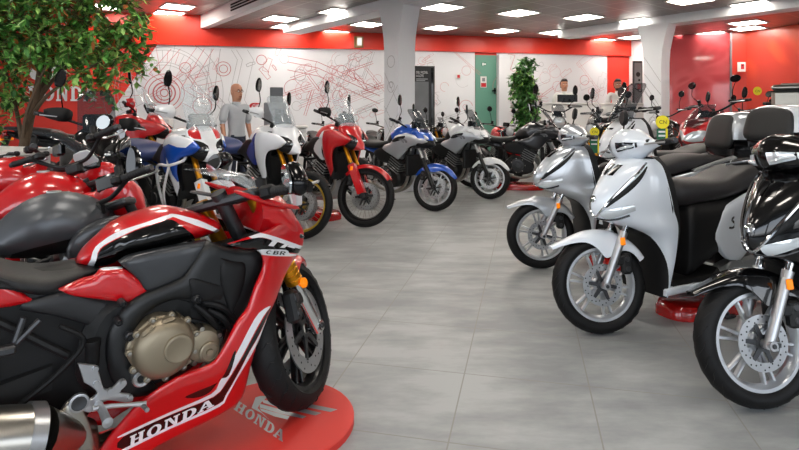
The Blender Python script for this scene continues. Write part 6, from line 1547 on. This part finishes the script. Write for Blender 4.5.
# people
xx, yy = P(237, 8.4)
person('bald man in a light grey shirt and jeans standing behind the adventure bikes', (xx, yy, 0), R(-38), 1.73, SKIN, SHIRTG, glasses=True)
def block(name, label, cat, c, d, rz, m, b=.01, z0=0.0):
    g = G(); g.box((0, 0, d[2]/2), d, b=b); o = g.build(name, m); o.location = (c[0], c[1], z0); o.rotation_euler = (0, 0, rz); tag(o, label, cat); return o
wa = math.atan2(WD.y, WD.x)
c = P(566, 13.2); e = P(620, 13.6)
pd = block('podium', 'low grey podium behind the white counters at the back', 'podium', ((c[0]+e[0])/2 + .2, (c[1]+e[1])/2 + .1), (2.9, .9, .3), wa, CARD)
person('man in a white shirt with short dark hair behind the left counter', (c[0], c[1]+.1, .3), R(-95), 1.78, SKIN, SHIRTW, hair=HAIR, arms='front')
person('man in a white shirt with dark green bib and hair behind the right counter', (e[0], e[1]+.1, .3), R(-100), 1.8, SKIN2, SHIRTW, hair=HAIR, arms='front', strap=STRAP, beard=HAIR)
def counter(label, px0, px1, d, top, rz=wa):
    a, b = P(px0, d), P(px1, d); w = abs(b[0]-a[0]); t = thing('counter', label, 'counter', ((a[0]+b[0])/2, d, 0), rz)
    g = G(); g.box((0, 0, top/2 - .02), (w, .5, top - .04), b=.008); g.build('body', CARD, t)
    g = G(); g.box((0, 0, top - .015), (w + .06, .56, .035), b=.006); g.build('counter_top', CARD, t)
    g = G(); g.box((0, 0, .04), (w - .06, .44, .08)); return t
counter('white reception counter with a black monitor at the back', 545, 592, 12.3, 1.5)
counter('white reception counter in front of the red panel with poster', 606, 640, 12.5, 1.5)
q = P(568, 12.25); t = thing('monitor', 'black computer monitor on the white counter before the man', 'monitor', (q[0], q[1], 1.5025), R(180+8))
g = G(); g.box((0, 0, .012), (.22, .14, .02), b=.005); g.cyl((0, 0, .01), (0, 0, .08), .02); g.build('stand', PLA, t)
g = G(); g.box((0, 0, .1), (.46, .035, .16), b=.008); s = g.build('screen_housing', PLA, t); g = G(); g.box((0, .019, .1), (.43, .004, .13)); g.build('screen', LENSD, s)
# poster right of the man
def board(name, label, cat, px, d, z0, z1, w, m, rz, th=.04):
    X, Y = P(px, d); t = thing(name, label, cat, (X, Y, z0), rz); g = G(); g.box((0, 0, (z1-z0)/2), (w, th, z1-z0), b=.006); g.build('frame', m, t); return t, z1 - z0
t, hh = board('poster_stand', 'grey poster of a black and red motorcycle beside the second column', 'poster', 638, 13.6, 1.4, 2.55, .26, ALUD, wa)
g = G(); g.box((0, -.023, hh/2), (.2, .006, hh*.92)); pr = g.build('print', mat('poster_grey', '#8d8f92', .5), t)
g = G(); lay(g, [circ(0, .82, .06, 18), circ(.03, .82-.14, .03, 12)], lambda u, v: (u, -.0275, v)); g.build('dark_figure', DECB, pr, flat=True)
g = G(); 
for r0, r1, cx_ in ((.085, .06, -.02), (.07, .045, .05)):
    o = circ(cx_, .52 if cx_ < 0 else .45, r1, 20); p_ = circ(cx_, .52 if cx_ < 0 else .45, r0, 20); lay(g, [[p_[i], p_[(i+1) % 20], o[(i+1) % 20], o[i]] for i in range(20)], lambda u, v: (u, -.0275, v))
g.build('wheel_drawing', DECB, pr, flat=True); g = G(); lay(g, [_r(-.02, .46, .07, .58)], lambda u, v: (u, -.0278, v)); g.build('red_patch', DECR, pr, flat=True)
# black roll-up display beside the first column
t, hh = board('display_board', 'tall black display board with white heading beside the first column', 'display board', 424, 12.3, 0.0, 2.32, .5, mat('board_black', '#232325', .45), R(8), .06)
g = G(); g.box((-.05, -.033, hh - .95), (.32, .006, 1.2)); pr = g.build('print', mat('board_grey', '#6e7174', .5, var=(2.5, .5)), t)
g = G(); g.box((.19, -.033, hh/2), (.05, .004, hh*.96)); g.build('side_strip', BLK, t)
g = G()
for k, tx in enumerate(('DEL MODEL', 'A LOTE')): lay(g, text_polys(tx, .075), lambda u, v: (-.17 + u*.66, -.034, hh - .17 - .075*k + v))
g.build('heading', DEC, t, flat=True)
g = G(); lay(g, [_r(0, 0, .26, .018), _r(0, -.035, .2, -.02)], lambda u, v: (-.17 + u, -.037, hh - .3 + v)); g.build('small_print', SILD, t, flat=True)
# coffee corner, left
wt = P(285, 9.6)
t = counter('white low counter under the grey coffee machine', 262, 306, 9.6, 1.06)
m0 = P(277, 9.6); t = thing('coffee_machine', 'grey coffee vending machine on the white counter behind the white adventure bike', 'coffee machine', (m0[0], m0[1], 1.0625), wa)
g = G(); g.box((-.02, 0, .2), (.38, .34, .4), b=.015); g.build('body', mat('machine_grey', '#77797c', .4, .4), t)
g = G(); g.box((.0, 0, .53), (.22, .26, .26), b=.01); g.build('hopper', mat('machine_grey_dark', '#5b5d60', .35, .4), t)
g = G(); g.box((.05, -.175, .24), (.16, .02, .1), b=.004); g.build('display_panel', LENSD, t)
for k in range(3): g = G(); g.box((.04, -.18, .08 + .04*k), (.2, .02, .014), b=.003); g.build('shelf_slat', ALU, t)
block('white_cabinet', 'plain white cabinet against the mural behind the blue seat', 'cabinet', P(158, 9.8), (.46, .4, 1.18), wa, CARD)
# display plinth at far left with red stripe
q = P(-12, 4.4); t = thing('display_counter', 'low white display counter with a red stripe at the left edge', 'counter', (q[0]-.1, q[1], 0), R(-20))
g = G(); g.box((0, 0, .48), (.9, .6, .96), b=.01); g.build('body', CARD, t)
g = G(); g.box((0, 0, .985), (.94, .64, .05), b=.008); g.build('counter_top', CARD, t)
g = G(); g.box((0, -.302, .88), (.88, .012, .1)); g.build('red_stripe', DECR, t)
# plants
q = P(24, 5.2)
lim = [[(0, 0, 1.0), (.1, -.1, 1.3), (.35, -.2, 1.75)], [(0, 0, .95), (-.12, .05, 1.4), (-.3, .1, 1.9)], [(.02, 0, 1.15), (.18, .05, 1.6), (.3, .1, 2.1)], [(0, 0, 1.1), (.25, -.05, 1.45), (.75, -.1, 1.75)], [(.03, 0, 1.25), (.3, .1, 1.7), (.85, .1, 2.05)]]
tree('bushy ficus tree with green and some orange leaves at upper left', (q[0], q[1], 0), [(0, 0, .3), (-.02, .0, .8), (.05, 0, 1.2), (.16, .0, 1.7), (.1, 0, 2.2)], lim,
     [(.1, 0, 2.05, .55, .5, .42), (-.3, 0, 2.0, .5, .5, .5), (.65, 0, 2.02, .48, .45, .4), (.95, -.05, 1.85, .32, .35, .32), (.35, 0, 1.82, .5, .45, .24), (-.15, 0, 1.5, .3, .35, .35), (-.35, 0, 1.25, .2, .2, .3), (-.7, 0, 1.75, .35, .35, .5),  (.7, -.1, 1.58, .35, .3, .2), (.0, 0, 2.4, .8, .5, .25), (.7, 0, 2.35, .5, .45, .22), (1.05, 0, 2.1, .22, .25, .25)], 8200, .095, seed=4, mw=(6, 2, 5, 1))
q = P(526, 13.0)
tree('dark green potted ficus standing in front of the back wall', (q[0], q[1], 0), [(0, 0, .3), (.02, 0, .9), (0, 0, 1.5), (.02, 0, 2.2)], [[(0, 0, 1.0), (.12, 0, 1.4), (.2, 0, 1.8)], [(0, 0, 1.1), (-.1, 0, 1.5), (-.2, 0, 1.9)]],
     [(0, 0, 1.3, .38, .38, .42), (.02, 0, 1.75, .4, .38, .38), (-.05, 0, 2.15, .36, .34, .34), (.06, 0, 2.48, .22, .2, .22), (.0, 0, .95, .28, .28, .28)], 3200, .15, name='potted_ficus', seed=8, mw=(3, 7, 1, 0))
# red display stands under the scooters and the black crossover
def stand_plate(label, x, y, rz, L=1.5, w=.42):
    g = G(); o = [(L/2*math.copysign(abs(math.cos(a))**.7, math.cos(a)), w/2*math.copysign(abs(math.sin(a))**.7, math.sin(a))) for a in [2*pi*k/36 for k in range(36)]]
    rings = []
    for z, s in ((0, 1), (.05, 1), (.085, .93), (.09, .88)): rings.append([(p*s, q*s, z) for p, q in o])
    g.loft(rings); s = g.build('display_stand', mat('red_gloss_stand', '#b3120f', .2, coat=.6), None); s.location = (x, y, 0); s.rotation_euler = (0, 0, rz); tag(s, label, 'display stand'); return s
def under(label, px, py, hd, wb, L, off=.5, w=.4):
    (x, y, _), a = place(px, py, hd, wb); return stand_plate(label, x + wb*off*math.cos(a), y + wb*off*math.sin(a), a, L, w)
under('red gloss display stand under the white scooter', 600, 332, 205, 1.34, .78, .3, .34)
under('red gloss display stand under the silver scooter', 541, 268, 186, 1.34, .62, .45, .3)
under('red gloss display stand under the black crossover motorcycle', 566, 190, -12, 1.535, .84, .5, .44)
under('red gloss display stand under the red adventure motorcycle', 365, 227, -44, 1.575, .7, .45, .4)
# price discs and cards hung on handlebars
def price_tag(label, px, py, d, r, card=None, lean=0):
    p = at(px, py, d); t = thing('price_tag', label, 'price tag', tuple(p), R(lean))
    g = G(); g.lathe([(-.003, 0), (-.003, r), (.003, r), (.003, 0)], n=28); dsk = g.build('disc', YEL, t)
    g = G(); lay(g, text_polys('CN', r*.8), lambda u, v: (u - r*.55, -.004, v - r*.28)); g.build('lettering', TAGD, dsk, flat=True)
    if card:
        g = G(); g.box((0, .01, -r - card[1]/2), (card[0], .003, card[1])); cd = g.build('card', GRNC, t)
        g = G(); g.box((card[0]*.5, .008, -r - card[1]/2), (.012, .005, card[1])); g.box((0, .007, -r - card[1]*.2), (card[0]*.7, .003, .012), 1); g.box((0, .007, -r - card[1]*.45), (card[0]*.7, .003, .012), 1); g.build('printed_edge', [YEL, DEC], cd, flat=True)
    return t
price_tag('yellow round price tag with green card in front of the white windscreen scooter', 595, 132, 5.0, .042, (.075, .15))
price_tag('yellow round price tag with green card above the left grip of the white scooter', 663, 122, 3.5, .042, (.06, .1))
price_tag('small yellow round price tag by the mirror near the red wall', 758, 91, 7.2, .055)
